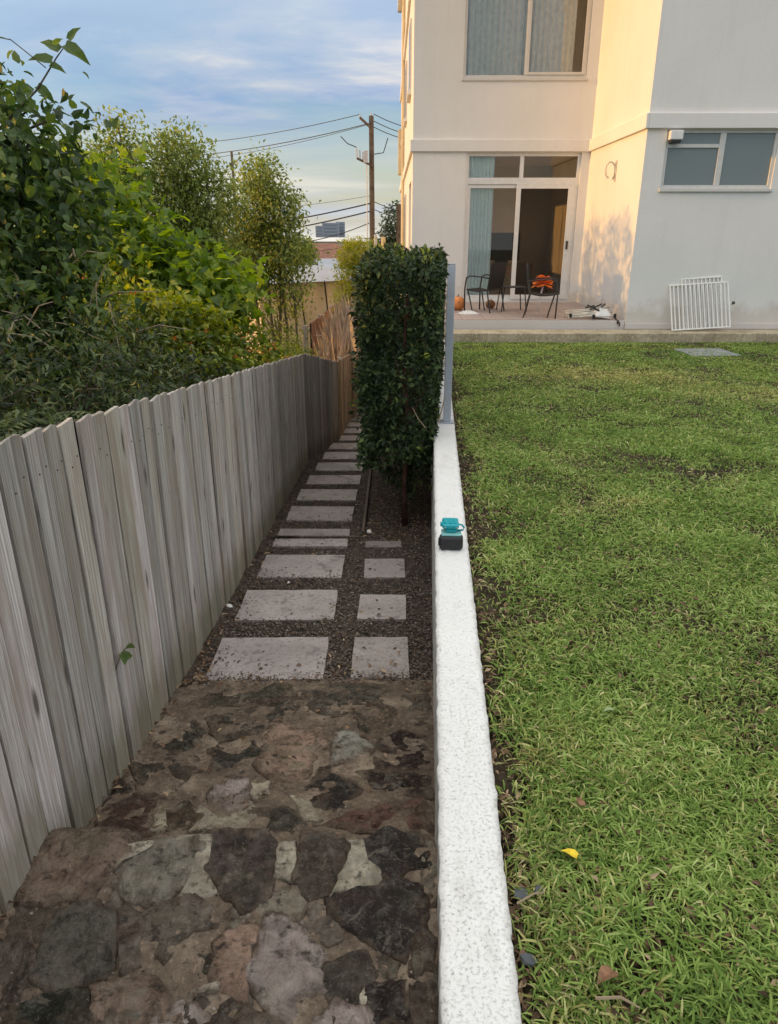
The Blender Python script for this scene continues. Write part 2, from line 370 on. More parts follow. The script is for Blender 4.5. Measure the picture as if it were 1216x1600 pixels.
M['concrete'] = m_dirt('old_concrete', (0.30, 0.245, 0.165), (0.43, 0.355, 0.245), (0.54, 0.46, 0.34), 3, 0.003)
M['tile'] = simple('porch_tile', (0.42, 0.33, 0.29), 0.6, var=0.18, sc=6)
M['alu'] = simple('window_aluminium', (0.62, 0.61, 0.58), 0.4, 0.5, var=0.05)
M['alu_white'] = simple('white_aluminium', (0.74, 0.74, 0.72), 0.4, 0.5, var=0.05)
M['galv'] = simple('grey_powdercoat', (0.43, 0.46, 0.52), 0.4, 0.5, var=0.05)
M['steel'] = simple('steel_wire', (0.55, 0.55, 0.55), 0.35, 0.5, 0.8, var=0.05)
M['glass'] = m_glass('window_glass', (0.95, 0.96, 0.96), 1.4)
M['glass_up'] = m_glass('upper_window_glass', (0.96, 0.97, 0.97), 1.45)
M['screen'] = m_glass('insect_screen', (0.62, 0.60, 0.58), 1.2, 0.88, 0.4, (0.025, 0.023, 0.022))
M['frost'] = m_glass('obscure_glass', (0.35, 0.42, 0.46), 1.5, 0.25, 0.18, (0.25, 0.295, 0.30))
M['room'] = simple('room_plaster', (0.72, 0.67, 0.60), 0.9, var=0.05, sc=2)
M['room_floor'] = simple('room_floor', (0.55, 0.47, 0.38), 0.6, var=0.15)
M['black'] = simple('black_plastic', (0.018, 0.018, 0.020), 0.45, 0.4)
M['rubber'] = simple('black_battery_plastic', (0.030, 0.030, 0.033), 0.55, 0.4)
M['teal'] = simple('teal_plastic', (0.0, 0.34, 0.40), 0.35, 0.5, var=0.08)
M['teal_pale'] = simple('pale_teal_plastic', (0.22, 0.50, 0.50), 0.4, 0.5, var=0.08)
M['dark_metal'] = simple('charcoal_metal', (0.035, 0.033, 0.032), 0.45, 0.4)
M['sling'] = simple('dark_mesh_sling', (0.030, 0.028, 0.027), 0.75, 0.2, sc=80, var=0.3)
M['orange'] = simple('orange_paper', (0.92, 0.20, 0.03), 0.6, 0.3, var=0.3, sc=9)
M['pumpkin'] = simple('pumpkin_skin', (0.68, 0.24, 0.07), 0.55, 0.4, var=0.3, sc=9)
M['brownball'] = simple('brown_gourd_skin', (0.22, 0.11, 0.05), 0.6, 0.3, var=0.3)
M['stem'] = simple('dry_stem', (0.16, 0.13, 0.06), 0.8)
M['cloth'] = simple('white_cloth', (0.70, 0.69, 0.67), 0.9, 0.1)
M['white_metal'] = simple('white_enamel', (0.76, 0.75, 0.71), 0.4, 0.5, var=0.06)
M['beige_metal'] = simple('beige_tube', (0.60, 0.57, 0.50), 0.5, 0.4, var=0.15)
M['lid'] = m_dirt('concrete_lid', (0.20, 0.21, 0.21), (0.27, 0.28, 0.28), (0.33, 0.34, 0.33), 8, 0.003)
M['curtain'] = simple('pale_teal_curtain', (0.86, 0.95, 0.91), 0.9, 0.1, var=0.06)
M['blind'] = simple('grey_vertical_blind', (0.92, 0.88, 0.78), 0.85, 0.1, var=0.10)
M['bark'] = m_dirt('bark', (0.055, 0.042, 0.032), (0.11, 0.085, 0.065), (0.19, 0.155, 0.12), 14)
M['bark_red'] = m_dirt('reddish_bark', (0.045, 0.022, 0.016), (0.10, 0.052, 0.038), (0.16, 0.09, 0.07), 14)
M['bark_pale'] = m_dirt('pale_bark', (0.12, 0.105, 0.08), (0.22, 0.20, 0.155), (0.33, 0.30, 0.24), 14)
M['pole'] = m_dirt('pole_timber', (0.065, 0.054, 0.045), (0.11, 0.09, 0.074), (0.16, 0.13, 0.106), 5)
M['wire'] = simple('cable_black', (0.03, 0.03, 0.032), 0.6)
M['terracotta'] = simple('terracotta_tiles', (0.26, 0.12, 0.08), 0.8, var=0.25, sc=4)
M['grey_roof'] = simple('grey_sheet_roof', (0.36, 0.38, 0.42), 0.6, var=0.1, sc=2)
M['cream'] = simple('cream_wall', (0.62, 0.52, 0.34), 0.85, var=0.15, sc=1.5)
M['house_white'] = simple('white_house_wall', (0.66, 0.65, 0.62), 0.85, var=0.08, sc=1)
M['tower'] = simple('tower_concrete', (0.30, 0.34, 0.40), 0.8, var=0.08, sc=0.05)
M['tower_glass'] = simple('tower_glass', (0.20, 0.24, 0.29), 0.5)
M['pane_dark'] = simple('dark_pane', (0.03, 0.035, 0.04), 0.1, 0.5)

M['leaf_hedge'] = m_leaf('hedge_leaf', [(0.15, (0.010, 0.019, 0.009)), (0.5, (0.026, 0.046, 0.017)), (0.78, (0.062, 0.095, 0.030)), (0.93, (0.16, 0.20, 0.06))], 0.12, 0.45, 0.22)
M['leaf_vine'] = m_leaf('vine_leaf', [(0.15, (0.018, 0.038, 0.014)), (0.5, (0.055, 0.100, 0.026)), (0.78, (0.13, 0.195, 0.045)), (0.95, (0.26, 0.31, 0.08))], 0.35)
M['leaf_maple'] = m_leaf('lobed_leaf', [(0.15, (0.050, 0.100, 0.018)), (0.5, (0.15, 0.235, 0.034)), (0.78, (0.27, 0.35, 0.050)), (0.95, (0.42, 0.42, 0.08))], 0.5)
M['leaf_gum'] = m_leaf('small_tree_leaf', [(0.15, (0.070, 0.110, 0.030)), (0.5, (0.19, 0.245, 0.065)), (0.78, (0.32, 0.36, 0.10)), (0.95, (0.46, 0.45, 0.16))], 0.5)
M['leaf_dark'] = m_leaf('understorey_leaf', [(0.15, (0.010, 0.018, 0.008)), (0.5, (0.040, 0.066, 0.022)), (0.78, (0.12, 0.155, 0.052)), (0.93, (0.30, 0.32, 0.16))], 0.25)
M['leaf_lantana'] = m_leaf('lantana_leaf', [(0.15, (0.032, 0.060, 0.012)), (0.5, (0.120, 0.180, 0.030)), (0.8, (0.28, 0.34, 0.055)), (0.95, (0.46, 0.44, 0.09))], 0.45)
M['leaf_gold'] = m_leaf('golden_leaf', [(0.15, (0.11, 0.15, 0.02)), (0.5, (0.26, 0.30, 0.04)), (0.8, (0.42, 0.42, 0.07)), (0.95, (0.52, 0.48, 0.11))], 0.45)
M['leaf_far'] = m_leaf('far_leaf', [(0.15, (0.030, 0.050, 0.022)), (0.5, (0.055, 0.080, 0.034)), (0.95, (0.10, 0.12, 0.05))], 0.25)
M['flower'] = m_leaf('orange_floret', [(0.15, (0.40, 0.07, 0.03)), (0.5, (0.60, 0.20, 0.06)), (0.95, (0.68, 0.38, 0.10))], 0.3)
M['reed'] = m_leaf('dry_reed', [(0.15, (0.28, 0.20, 0.16)), (0.5, (0.48, 0.38, 0.29)), (0.95, (0.64, 0.56, 0.42))], 0.3)
M['yellow_leaf'] = simple('yellow_leaf', (0.72, 0.52, 0.03), 0.5, var=0.2, sc=60)
M['brown_leaf'] = simple('brown_leaf', (0.22, 0.115, 0.065), 0.7, var=0.35, sc=60)
M['twig'] = simple('dry_twig', (0.30, 0.23, 0.15), 0.8)
M['slate'] = simple('slate_chip', (0.085, 0.095, 0.105), 0.6, var=0.2)
def _grass():
    t = MT('lawn_blade', 0.65, 0.2); g = t.n('ShaderNodeNewGeometry'); pos = t.n('ShaderNodeNewGeometry').outputs['Position']
    at = t.n('ShaderNodeAttribute'); at.attribute_name = 'dry'  # mask for dry grass and for sunlight painted as straw-coloured patches
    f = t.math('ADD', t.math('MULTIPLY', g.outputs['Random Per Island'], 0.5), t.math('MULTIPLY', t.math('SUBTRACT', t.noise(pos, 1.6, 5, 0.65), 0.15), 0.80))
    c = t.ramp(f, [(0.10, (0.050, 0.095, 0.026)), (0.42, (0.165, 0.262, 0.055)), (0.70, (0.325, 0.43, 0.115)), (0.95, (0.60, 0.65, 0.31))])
    dry_sunlit_c = t.ramp(g.outputs['Random Per Island'], [(0.0, (0.22, 0.20, 0.06)), (0.5, (0.46, 0.42, 0.15)), (1.0, (0.70, 0.65, 0.34))])
    c = t.mix(at.outputs['Fac'], c, dry_sunlit_c); t.color(c)
    tr = t.n('ShaderNodeBsdfTranslucent'); t.l(t.mix(1.0, c, (1.5, 1.6, 1.0), 'MULTIPLY'), tr.inputs[0])
    ms = t.n('ShaderNodeMixShader'); ms.inputs[0].default_value = 0.3
    t.l(t.b.outputs[0], ms.inputs[1]); t.l(tr.outputs[0], ms.inputs[2]); t.l(ms.outputs[0], t.out.inputs[0]); return t.m
M['grass'] = _grass()

# ------------------------------------------------------------------ foliage builders
LEAF = np.array([[0, 0, 0], [-.5, .42, .10], [.5, .42, .10], [0, .45, 0], [0, 1, -.12]], float)      # x width, y length, z normal
LEAF_F = np.array([[0, 2, 3], [0, 3, 1], [3, 2, 4], [1, 3, 4]])
LOBED = np.array([[0, 0, 0], [-.34, -.06, .03], [-.28, .26, .05], [-.56, .42, .0], [-.22, .56, .06], [0, 1, -.10], [.22, .56, .06], [.56, .42, 0], [.28, .26, .05], [.34, -.06, .03], [0, .38, -.02]], float)
LOBED_F = np.array([[i, (i + 1) % 10, 10][::-1] for i in range(10)])
HEART = np.array([[0, 0, 0], [-.36, -.04, .05], [-.52, .26, .10], [-.34, .62, .08], [0, 1.02, -.16], [.34, .62, .08], [.52, .26, .10], [.36, -.04, .05], [0, .40, 0]], float)
HEART_F = np.array([[i, (i + 1) % 8, 8][::-1] for i in range(8)])
def unit(a): return a / np.maximum(np.linalg.norm(a, axis=1, keepdims=True), 1e-9)
def leaf_arrays(P, D, Nn, L, Wd, shape=(LEAF, LEAF_F)):
    S, Fq = shape; D = unit(D); X = unit(np.cross(D, Nn)); Z = np.cross(X, D)
    V = (P[:, None, :] + S[None, :, 0:1] * X[:, None, :] * Wd[:, None, None] + S[None, :, 1:2] * D[:, None, :] * L[:, None, None]
         + S[None, :, 2:3] * Z[:, None, :] * L[:, None, None])
    F_ = (Fq[None] + (np.arange(len(P)) * len(S))[:, None, None]).reshape(-1, 3)
    return V.reshape(-1, 3), F_
def lobe_points(lobes, clump, spread, g, shell=0.5):
    P, O = [], []
    for (cx, cy, cz, rx, ry, rz, n) in lobes:
        k = max(1, int(n / clump)); d = unit(g.normal(size=(k, 3))); rr = shell + (1 - shell) * g.random((k, 1)) ** 0.6
        C = np.array([cx, cy, cz]) + d * rr * np.array([rx, ry, rz])
        m = g.poisson(clump, k).clip(2); q = np.repeat(C, m, 0) + g.normal(size=(m.sum(), 3)) * spread * np.array([1, 1, 0.8])
        P.append(q); O.append(np.repeat(d, m, 0))
    return np.concatenate(P), np.concatenate(O)
def leaf_dirs(O, g, droop=0.35, upn=0.8):
    n = len(O); D = O * 0.55 + g.normal(size=(n, 3)) * 0.75 + np.array([0, 0, -droop])
    Nn = np.array([0, 0, upn]) + O * 0.45 + g.normal(size=(n, 3)) * 0.5; return unit(D), Nn
def keep_left(P, O, x=-1.14):
    """foliage stays behind the fence line"""
    lim = np.where(P[:, 1] < 8.7, x, x + np.clip((P[:, 1] - 8.7) * 0.15, 0, 0.25))
    k = P[:, 0] < lim; return P[k], O[k]
def foliage(name, lobes, Ln, asp, mat, parent, seed, clump=18, spread=0.13, shape=(LEAF, LEAF_F), droop=0.35, shell=0.5, filt=None, pick=0, pick_mesh=None):
    g = np.random.default_rng(seed); P, O = lobe_points(lobes, clump, spread, g, shell)
    if filt: P, O = filt(P, O)
    D, Nn = leaf_dirs(O, g, droop); L = Ln * g.uniform(0.6, 1.25, len(P)); Wd = L * asp * g.uniform(0.85, 1.15, len(P))
    if pick:                                     # the leaves nearest the viewer are objects of their own
        order = np.argsort(np.linalg.norm(P - np.array([0, 0, 1.6]), axis=1)); near, rest = order[:pick], order[pick:]
        for i in near: one_leaf(pick_mesh, P[i], D[i], Nn[i], L[i] * 1.1, Wd[i] * 1.1, parent)
        P, D, Nn, L, Wd = P[rest], D[rest], Nn[rest], L[rest], Wd[rest]
    V, F_ = leaf_arrays(P, D, Nn, L, Wd, shape); o = np_obj(name, V, [F_], mat, parent)
    return o
def one_leaf(mesh, p, d, n, L, w, parent):
    d = Vector(d).normalized(); x = d.cross(Vector(n)).normalized(); z = x.cross(d)
    o = bpy.data.objects.new('leaf', mesh); m = Matrix.Identity(4)
    for c, (v, s) in enumerate(((x, w), (d, L), (z, L))):
        for r_ in range(3): m[r_][c] = v[r_] * s
    for r_ in range(3): m[r_][3] = p[r_]
    o.matrix_local = m; return link(o, parent)
def limbs(name, base, lobes, r, mat, parent, seed, n_twig=4, sub=True):
    g = random.Random(seed); b = MB(); B = Vector(base)
    for (cx, cy, cz, rx, ry, rz, n) in lobes:
        c = Vector((cx, cy, cz)); mid = B.lerp(c, 0.5) + Vector((g.uniform(-.15, .15), g.uniform(-.15, .15), g.uniform(0, .2)))
        b.tube([B, mid, c], [r, r * 0.7, r * 0.4], 6)
        for k in range(n_twig):
            e = c + Vector((g.uniform(-1, 1) * rx, g.uniform(-1, 1) * ry, g.uniform(-.6, 1) * rz)) * 0.9
            m2 = c.lerp(e, 0.5) + Vector((0, 0, g.uniform(-.05, .1))); s0 = mid.lerp(c, g.uniform(0.2, 1))
            b.tube([s0, m2, e], [r * 0.35, r * 0.22, r * 0.08], 4)
    return b.obj(name, mat, parent)

# ================================================================== SETTING
# terrain sheet: one ground falling away down the hill and running to the horizon
def ground_z(x, y):
    z = -0.23 - 0.11 * min(max(y, 0), 17) - 0.055 * min(max(y - 17, 0), 90)
    return z
xs = [-900, -300, -120, -60, -30, -15, -8, -5, -3, -2, -1, 0, 1, 3, 6, 12, 30, 60, 120, 300, 900]
ys = [-60, -20, -8, -3, 0, 2, 4, 6, 8, 10, 12, 14, 17, 22, 30, 45, 70, 107, 160, 300, 600, 1500]
V = np.array([(x, y, ground_z(x, y) + 0.02 * fbm(x, y, 0, 0.5)) for y in ys for x in xs])
nx = len(xs); Fq = np.array([(j * nx + i, j * nx + i + 1, (j + 1) * nx + i + 1, (j + 1) * nx + i) for j in range(len(ys) - 1) for i in range(nx - 1)])
tag(np_obj('ground', V, [Fq], M['terrain'], smooth=True), kind='structure')

def grid(name, x0, x1, y0, y1, step, zf, mat, clipx=None):
    nx = max(2, int((x1 - x0) / step) + 1); ny = max(2, int((y1 - y0) / step) + 1)
    X = np.linspace(x0, x1, nx); Y = np.linspace(y0, y1, ny)
    V = []
    for y in Y:
        for i, x in enumerate(X):
            xx = clipx(x, y) if clipx else x
            V.append((xx, y, zf(xx, y)))
    F_ = np.array([(j * nx + i, j * nx + i + 1, (j + 1) * nx + i + 1, (j + 1) * nx + i) for j in range(ny - 1) for i in range(nx - 1)])
    return np_obj(name, np.array(V), [F_], mat, smooth=True)

def wall_l(y): return 0.055 + 0.0555 * y
def wall_r(y): return 0.232 + 0.0575 * y
# garden path bed (gravel over soil), between fence and retaining wall
def bed_z(x, y): return path_z(y) - 0.012 + 0.012 * fbm(x, y, 3, 6, 2) + 0.03 * max(0, (-0.93 - x)) / 0.12
path = grid('garden_path', -1.12, 1.0, 2.95, 17.0, 0.05, bed_z, M['gravel_bed'], lambda x, y: min(x, wall_l(y) + 0.03))
tag(path, kind='structure')

# lawn
def lawn_z(x, y): return -0.05 + 0.012 * fbm(x, y, 1, 1.1, 3) - 0.02 * math.exp(-((x - wall_r(y)) / 0.12) ** 2)
lawn = grid('lawn', 0.15, 9.0, -2.0, 11.78, 0.10, lawn_z, M['soil'], lambda x, y: x + (wall_r(y) - 0.02 - 0.15) * (9.0 - x) / 8.85)
tag(lawn, kind='structure')

# ------------------------------------------------------------------ stone steps at the photographer's feet
UP_Z = -0.10
def land_z(y): return -0.262 - 0.172 * (y - 1.64)       # lower landing falls to the first pavers
def up_base(x, y): return UP_Z - 0.001 + 0.010 * fbm(x, y, 2, 9, 3)
def lo_base(x, y): return land_z(y) + 0.004 + 0.012 * fbm(x, y, 5, 7, 3)
step = empty('stone_step', (0, 0, 0), kind='structure')
b0 = grid('mortar_bed', -1.10, 0.30, -1.2, 1.60, 0.025, up_base, M['dirt'], lambda x, y: min(x, wall_l(y) + 0.02)); b0.parent = step
rb = MB()
for i in range(14):
    x0, x1 = -1.10 + i * 0.094, -1.10 + (i + 1) * 0.094
    rb.quad((x0, 1.60, UP_Z - 0.02), (x1, 1.60, UP_Z - 0.02), (x1, 1.63, -0.36), (x0, 1.63, -0.36))
rb.obj('riser', M['dirt'], step)
land = empty('stone_landing', (0, 0, 0), kind='structure')
b1 = grid('mortar_bed', -1.12, 0.30, 1.58, 3.02, 0.025, lo_base, M['dirt'], lambda x, y: min(x, wall_l(y) + 0.02)); b1.parent = land

def stone_piece(poly, a, s, hgt, color, parent, name='stone', mat='stone', grow=1.22, rough=1.0, dirt=.47, world=None):
    P = world if world is not None else np.array([spot(x / 1.689, 1040 + y / 1.689, a, s)[:2] for x, y in poly])
    c = P.mean(0); P = c + (P - c) * grow; hgt = hgt * .36
    seg = np.roll(P, -1, 0) - P; per = np.linalg.norm(seg, axis=1); tot = per.sum(); n = 44; B = []
    cum = np.concatenate([[0], np.cumsum(per)])
    for k in range(n):
        d = tot * k / n; i = int(np.searchsorted(cum, d, 'right') - 1); i = min(i, len(P) - 1); B.append(P[i] + seg[i] * (d - cum[i]) / per[i])
    B = np.array(B)
    for _ in range(0): B = 0.5 * B + 0.25 * (np.roll(B, 1, 0) + np.roll(B, -1, 0))
    for k in range(n):
        q = 0.020 * fbm(B[k, 0] * 1.0, B[k, 1], 9, 13, 5); B[k] += (B[k] - c) / max(np.linalg.norm(B[k] - c), 1e-6) * q
    ts = [1.0, 0.985, 0.95, 0.89, 0.82, 0.74, 0.65, 0.55, 0.45, 0.34, 0.22, 0.11]; vs_, fs = [], []
    z0 = a + s * c[1]
    for j, t in enumerate(ts):
        for k in range(n):
            p = c + (B[k] - c) * t
            if j == 0: z = a + s * p[1] - 0.025
            else:
                dome = 1 - max(0, (t - 0.55) / 0.45) ** 4 * (0.9 if j > 1 else 1.15)
                rg = abs(fbm(p[0], p[1], 2 + c[1] * 3, 8, 3)); z = a + s * p[1] + hgt * dome + rough * (0.016 * fbm(p[0], p[1], 4 + c[0] * 5, 9, 4) + 0.005 * fbm(p[0], p[1], 1, 38, 3) + 0.016 * (.35 - rg))
            vs_.append((p[0] - c[0], p[1] - c[1], z - z0))
    vs_.append((0, 0, hgt + rough * 0.012 * fbm(c[0], c[1], 4 + c[0] * 5, 11, 4)))
    for j in range(len(ts) - 1):
        for k in range(n):
            k2 = (k + 1) % n; fs.append((j * n + k, j * n + k2, (j + 1) * n + k2, (j + 1) * n + k))
    L0 = (len(ts) - 1) * n
    for k in range(n): fs.append((L0 + k, L0 + (k + 1) % n, len(vs_) - 1))
    me = bpy.data.meshes.new(name); me.from_pydata(vs_, [], fs); me.polygons.foreach_set('use_smooth', [True] * len(fs)); me.materials.append(M[mat]); me.update()
    ed = me.attributes.new('rim', 'FLOAT', 'POINT'); ed.data.foreach_set('value', np.array([ts[min(i // n, len(ts) - 1)] if i < len(vs_) - 1 else 0 for i in range(len(vs_))], dtype=np.float32) + (dirt - .5))
    o = bpy.data.objects.new(name, me); o.location = (c[0], c[1], z0); o.color = (*color, 1); return link(o, parent)

_k = 2.8
BR, GR, MV, BK, PK, TN, RD = (0.125, 0.090, 0.068), (0.150, 0.138, 0.112), (0.215, 0.180, 0.165), (0.036, 0.028, 0.026), (0.20, 0.138, 0.104), (0.40, 0.35, 0.27), (0.085, 0.046, 0.036)
DK = (0.085, 0.068, 0.055)
BR, GR, MV, PK, RD, DK = (tuple(x * _k for x in q) for q in (BR, GR, MV, PK, RD, DK)); BK = tuple(x * 1.3 for x in BK)
UPPER = [
 ([(95,520),(150,455),(230,440),(330,450),(350,470),(320,520),(240,600),(150,620),(80,610),(60,570)], .022, BR),
 ([(355,480),(420,460),(520,470),(525,500),(490,580),(430,612),(330,600),(300,560)], .020, GR),
 ([(550,500),(570,450),(700,455),(738,500),(720,560),(690,620),(640,640),(590,600),(560,550)], .026, (0.125,.095,.08)),
 ([(790,500),(800,455),(880,455),(915,490),(905,540),(880,590),(820,620),(780,570)], .022, (.105,.078,.06)),
 ([(960,460),(1000,440),(1100,440),(1118,520),(1060,545),(1020,560),(970,520)], .024, BK),
 ([(880,620),(940,595),(1020,585),(1100,590),(1115,640),(1085,720),(1060,770),(1000,740),(930,690),(885,660)], .026, BK),
 ([(95,710),(150,655),(230,622),(300,650),(308,700),(290,790),(250,830),(150,850),(90,800)], .030, (.17,.155,.125)),
 ([(415,640),(500,610),(560,640),(560,690),(500,700),(440,775),(390,740),(375,690)], .020, DK),
 ([(565,740),(640,690),(690,695),(670,760),(650,860),(570,850)], .018, PK),
 ([(705,675),(790,680),(860,780),(850,850),(790,930),(720,930),(660,800),(690,740)], .030, MV),
 ([(820,625),(875,640),(900,700),(860,740),(800,690),(790,650)], .016, DK),
 ([(868,790),(960,770),(990,820),(950,900),(890,946),(865,880)], .018, (.095,.078,.06)),
 ([(1000,760),(1055,790),(1050,825),(995,825)], .014, TN),
 ([(960,850),(1060,835),(1075,946),(950,946)], .022, (.05,.035,.034)),
 ([(1095,700),(1150,640),(1156,930),(1090,930),(1078,800)], .012, (.14,.105,.08)),
 ([(255,855),(400,835),(470,880),(480,946),(245,946)], .018, BR),
 ([(0,740),(80,720),(88,820),(60,895),(0,895)], .020, DK),
 ([(480,780),(555,760),(558,855),(500,870)], .014, (.09,.08,.06)),
 ([(495,885),(640,872),(715,946),(485,950)], .018, (.14,.11,.09)),
 ([(315,640),(370,650),(372,780),(320,800),(312,720)], .016, DK),
 ([(20,640),(85,630),(140,640),(88,705),(20,720)], .014, (.15,.115,.085)),
 ([(595,642),(690,605),(775,592),(798,640),(778,675),(700,665),(615,698)], .012, TN),
 ([(65,900),(150,862),(232,862),(232,946),(55,946)], .024, (.055,.058,.038)),
 ([(1120,470),(1148,470),(1150,600),(1112,600)], .010, TN),
 ([(0,905),(50,900),(45,960),(0,960)], .012, (.16,.12,.09)),
 ([(230,690),(232,700),(300,600),(315,630),(312,640)], .006, DK),
]
for poly, h, c in UPPER: stone_piece(poly, UP_Z, 0, h, c, step)
MORT = [([(525,470),(560,455),(552,560),(575,600),(520,612),(470,615),(500,570)], UP_Z), ([(742,475),(785,460),(785,520),(770,570),(722,560),(737,510)], UP_Z),
        ([(922,465),(958,465),(972,520),(1020,562),(1000,582),(885,600),(870,620),(890,580),(912,540)], UP_Z), ([(330,480),(420,458),(520,452),(530,462),(420,462),(350,490),(310,540)], UP_Z),
        ([(950,890),(962,860),(958,915)], UP_Z), ([(480,930),(490,870),(575,845),(570,865),(500,885)], UP_Z)]
for poly, a in MORT: stone_piece(poly, a, 0, 0.034, (.74, .66, .52), step, 'mortar_patch', 'mortar', 1.12, 0.5, .22)
# the rest of the step, under and behind the photographer
for i in range(7):
    for j in range(9):
        cx, cy = -0.98 + 0.17 * i + rnd.uniform(-.03, .03), 0.98 - 0.24 * j + rnd.uniform(-.04, .04)
        if cx > wall_l(cy) - 0.08: continue
        k = 7; P = np.array([[cx + 0.085 * rnd.uniform(.85, 1.15) * math.cos(6.283 * q / k), cy + 0.118 * rnd.uniform(.85, 1.15) * math.sin(6.283 * q / k)] for q in range(k)])
        stone_piece(None, UP_Z, 0, rnd.uniform(.010, .025), rnd.choice([BR, GR, DK, MV, PK]), step, world=P)
SL = -0.172; LA = -0.262 + 0.172 * 1.64
LOWER = [
 ([(700,190),(740,150),(800,180),(850,165),(850,220),(800,290),(730,300),(690,270)], .035, PK),
 ([(885,185),(910,168),(960,190),(975,215),(950,245),(880,260)], .026, (.46,.44,.38)),
 ([(800,330),(870,290),(940,310),(945,350),(880,380),(830,370)], .030, BK),
 ([(570,320),(640,295),(660,330),(655,370),(620,395),(570,385),(550,350)], .018, MV),
 ([(445,380),(500,355),(530,390),(510,430),(440,435)], .018, (.13,.085,.055)),
 ([(670,390),(760,380),(810,420),(800,445),(670,445)], .018, (.10,.088,.068)),
 ([(250,400),(330,340),(420,350),(435,390),(390,450),(240,430)], .016, (.11,.062,.045)),
 ([(350,250),(440,240),(520,280),(480,330),(380,330)], .012, (.10,.075,.058)),
 ([(430,170),(520,150),(560,200),(500,240),(420,230)], .010, (.085,.072,.052)),
 ([(560,140),(680,110),(770,90),(770,130),(690,170),(590,200)], .014, (.095,.08,.06)),
 ([(540,80),(650,60),(770,55),(760,85),(640,105),(550,110)], .010, (.095,.082,.055)),
 ([(800,70),(900,50),(1020,60),(1000,100),(880,130),(830,110)], .014, (.12,.105,.08)),
 ([(980,200),(1060,180),(1130,190),(1135,270),(1000,270)], .016, (.055,.032,.028)),
 ([(960,285),(1050,287),(1130,290),(1130,350),(1020,340)], .012, (.06,.038,.030)),
 ([(860,420),(960,385),(1100,360),(1130,450),(960,440)], .016, RD),
 ([(1030,100),(1120,60),(1135,150),(1040,160)], .012, DK),
 ([(560,230),(660,200),(690,240),(640,285),(560,290)], .016, (.07,.058,.045)),
 ([(940,120),(1020,110),(1025,160),(960,180)], .008, (.10,.085,.06)),
 ([(855,210),(880,200),(870,290),(835,300)], .008, (.15,.105,.07)),
 ([(240,330),(310,290),(350,330),(260,380)], .010, (.085,.055,.042)),
]
for poly, h, c in LOWER: stone_piece(poly, LA, SL, h, c, land, dirt=.60)
for poly in ([(520,370),(560,400),(620,402),(660,375),(672,400),(650,430),(580,445),(500,440),(530,410)], [(660,310),(710,305),(712,340),(670,355)], [(770,350),(820,365),(850,405),(800,412)], [(395,440),(420,380),(440,385),(436,440)]):
    stone_piece(poly, LA, SL, 0.034, (.66, .57, .43), land, 'mortar_patch', 'mortar', 1.12, 0.5, .28)

# ------------------------------------------------------------------ pavers laid in the gravel (pieces of the path)
pm = []
for v in range(4):
    b = MB(); n = 7; w = 1.0; J = random.Random(v)
    top = []; xs_ = np.linspace(-.5, .5, n); ys_ = np.linspace(-.5, .5, 5)
    for jy, y in enumerate(ys_):
        for ix, x in enumerate(xs_):
            e = (0 < ix < n - 1) or (0 < jy < 4); ed = ix in (0, n - 1) or jy in (0, 4)
            b.v.append((x + (J.uniform(-.008, .004) if ix in (0, n - 1) else 0), y + (J.uniform(-.012, .006) if jy in (0, 4) else 0), (-.05 if ed else 0) + J.uniform(-.03, .03)))
    for jy in range(4):
        for ix in range(n - 1): q = jy * n + ix; b.f.append((q, q + 1, q + n + 1, q + n))
    rim = [i for i in range(n)] + [j * n + n - 1 for j in range(1, 5)] + [4 * n + i for i in range(n - 2, -1, -1)] + [j * n for j in range(3, 0, -1)]
    base = len(b.v)
    for i in rim: x, y, z = b.v[i]; b.v.append((x, y, -1.0))
    for k in range(len(rim)): k2 = (k + 1) % len(rim); b.f.append((rim[k2], rim[k], base + k, base + k2))
    pm.append(b.mesh('paver', M['paver']))
def paver(x0, x1, y0, y1, lift=0.012, col=1.0, tilt=0.0):
    o = bpy.data.objects.new('paver', rnd.choice(pm)); cy = (y0 + y1) / 2
    o.location = ((x0 + x1) / 2, cy, path_z(cy) + lift); o.scale = (x1 - x0, y1 - y0, 0.04)
    o.rotation_euler = (math.atan(-0.11 * 1.0) * 0.55 + rnd.uniform(-.012, .012), rnd.uniform(-.012, .012), rnd.uniform(-.02, .02) + tilt)
    k = col * rnd.uniform(.9, 1.08); o.color = (k, k * rnd.uniform(.96, 1.0), k * rnd.uniform(.96, 1.02), 1); return link(o, path)
D0 = 3.04
for i in range(16):
    y = D0 + 0.733 * i
    sh = 0.0 if i < 6 else 0.022 * (i - 5)
    xl, xr = -0.935 + sh, -0.335 + sh * 0.6
    if i == 3:
        paver(xl, xr, 5.20, 5.38); paver(xl, xr, 5.47, 5.66); continue
    if i == 6: paver(xl, xr, y, y + .36, .016); continue
    paver(xl, xr, y, y + 0.44 - 0.006 * i, 0.014, 1.0 if i < 9 else .95)
paver(-0.195, 0.105, 3.06, 3.49); paver(-0.19, 0.108, 3.78, 4.14, col=1.02); paver(-0.18, 0.115, 4.50, 4.86, col=.96); paver(-0.19, 0.10, 5.20, 5.34, 0.004, .7)

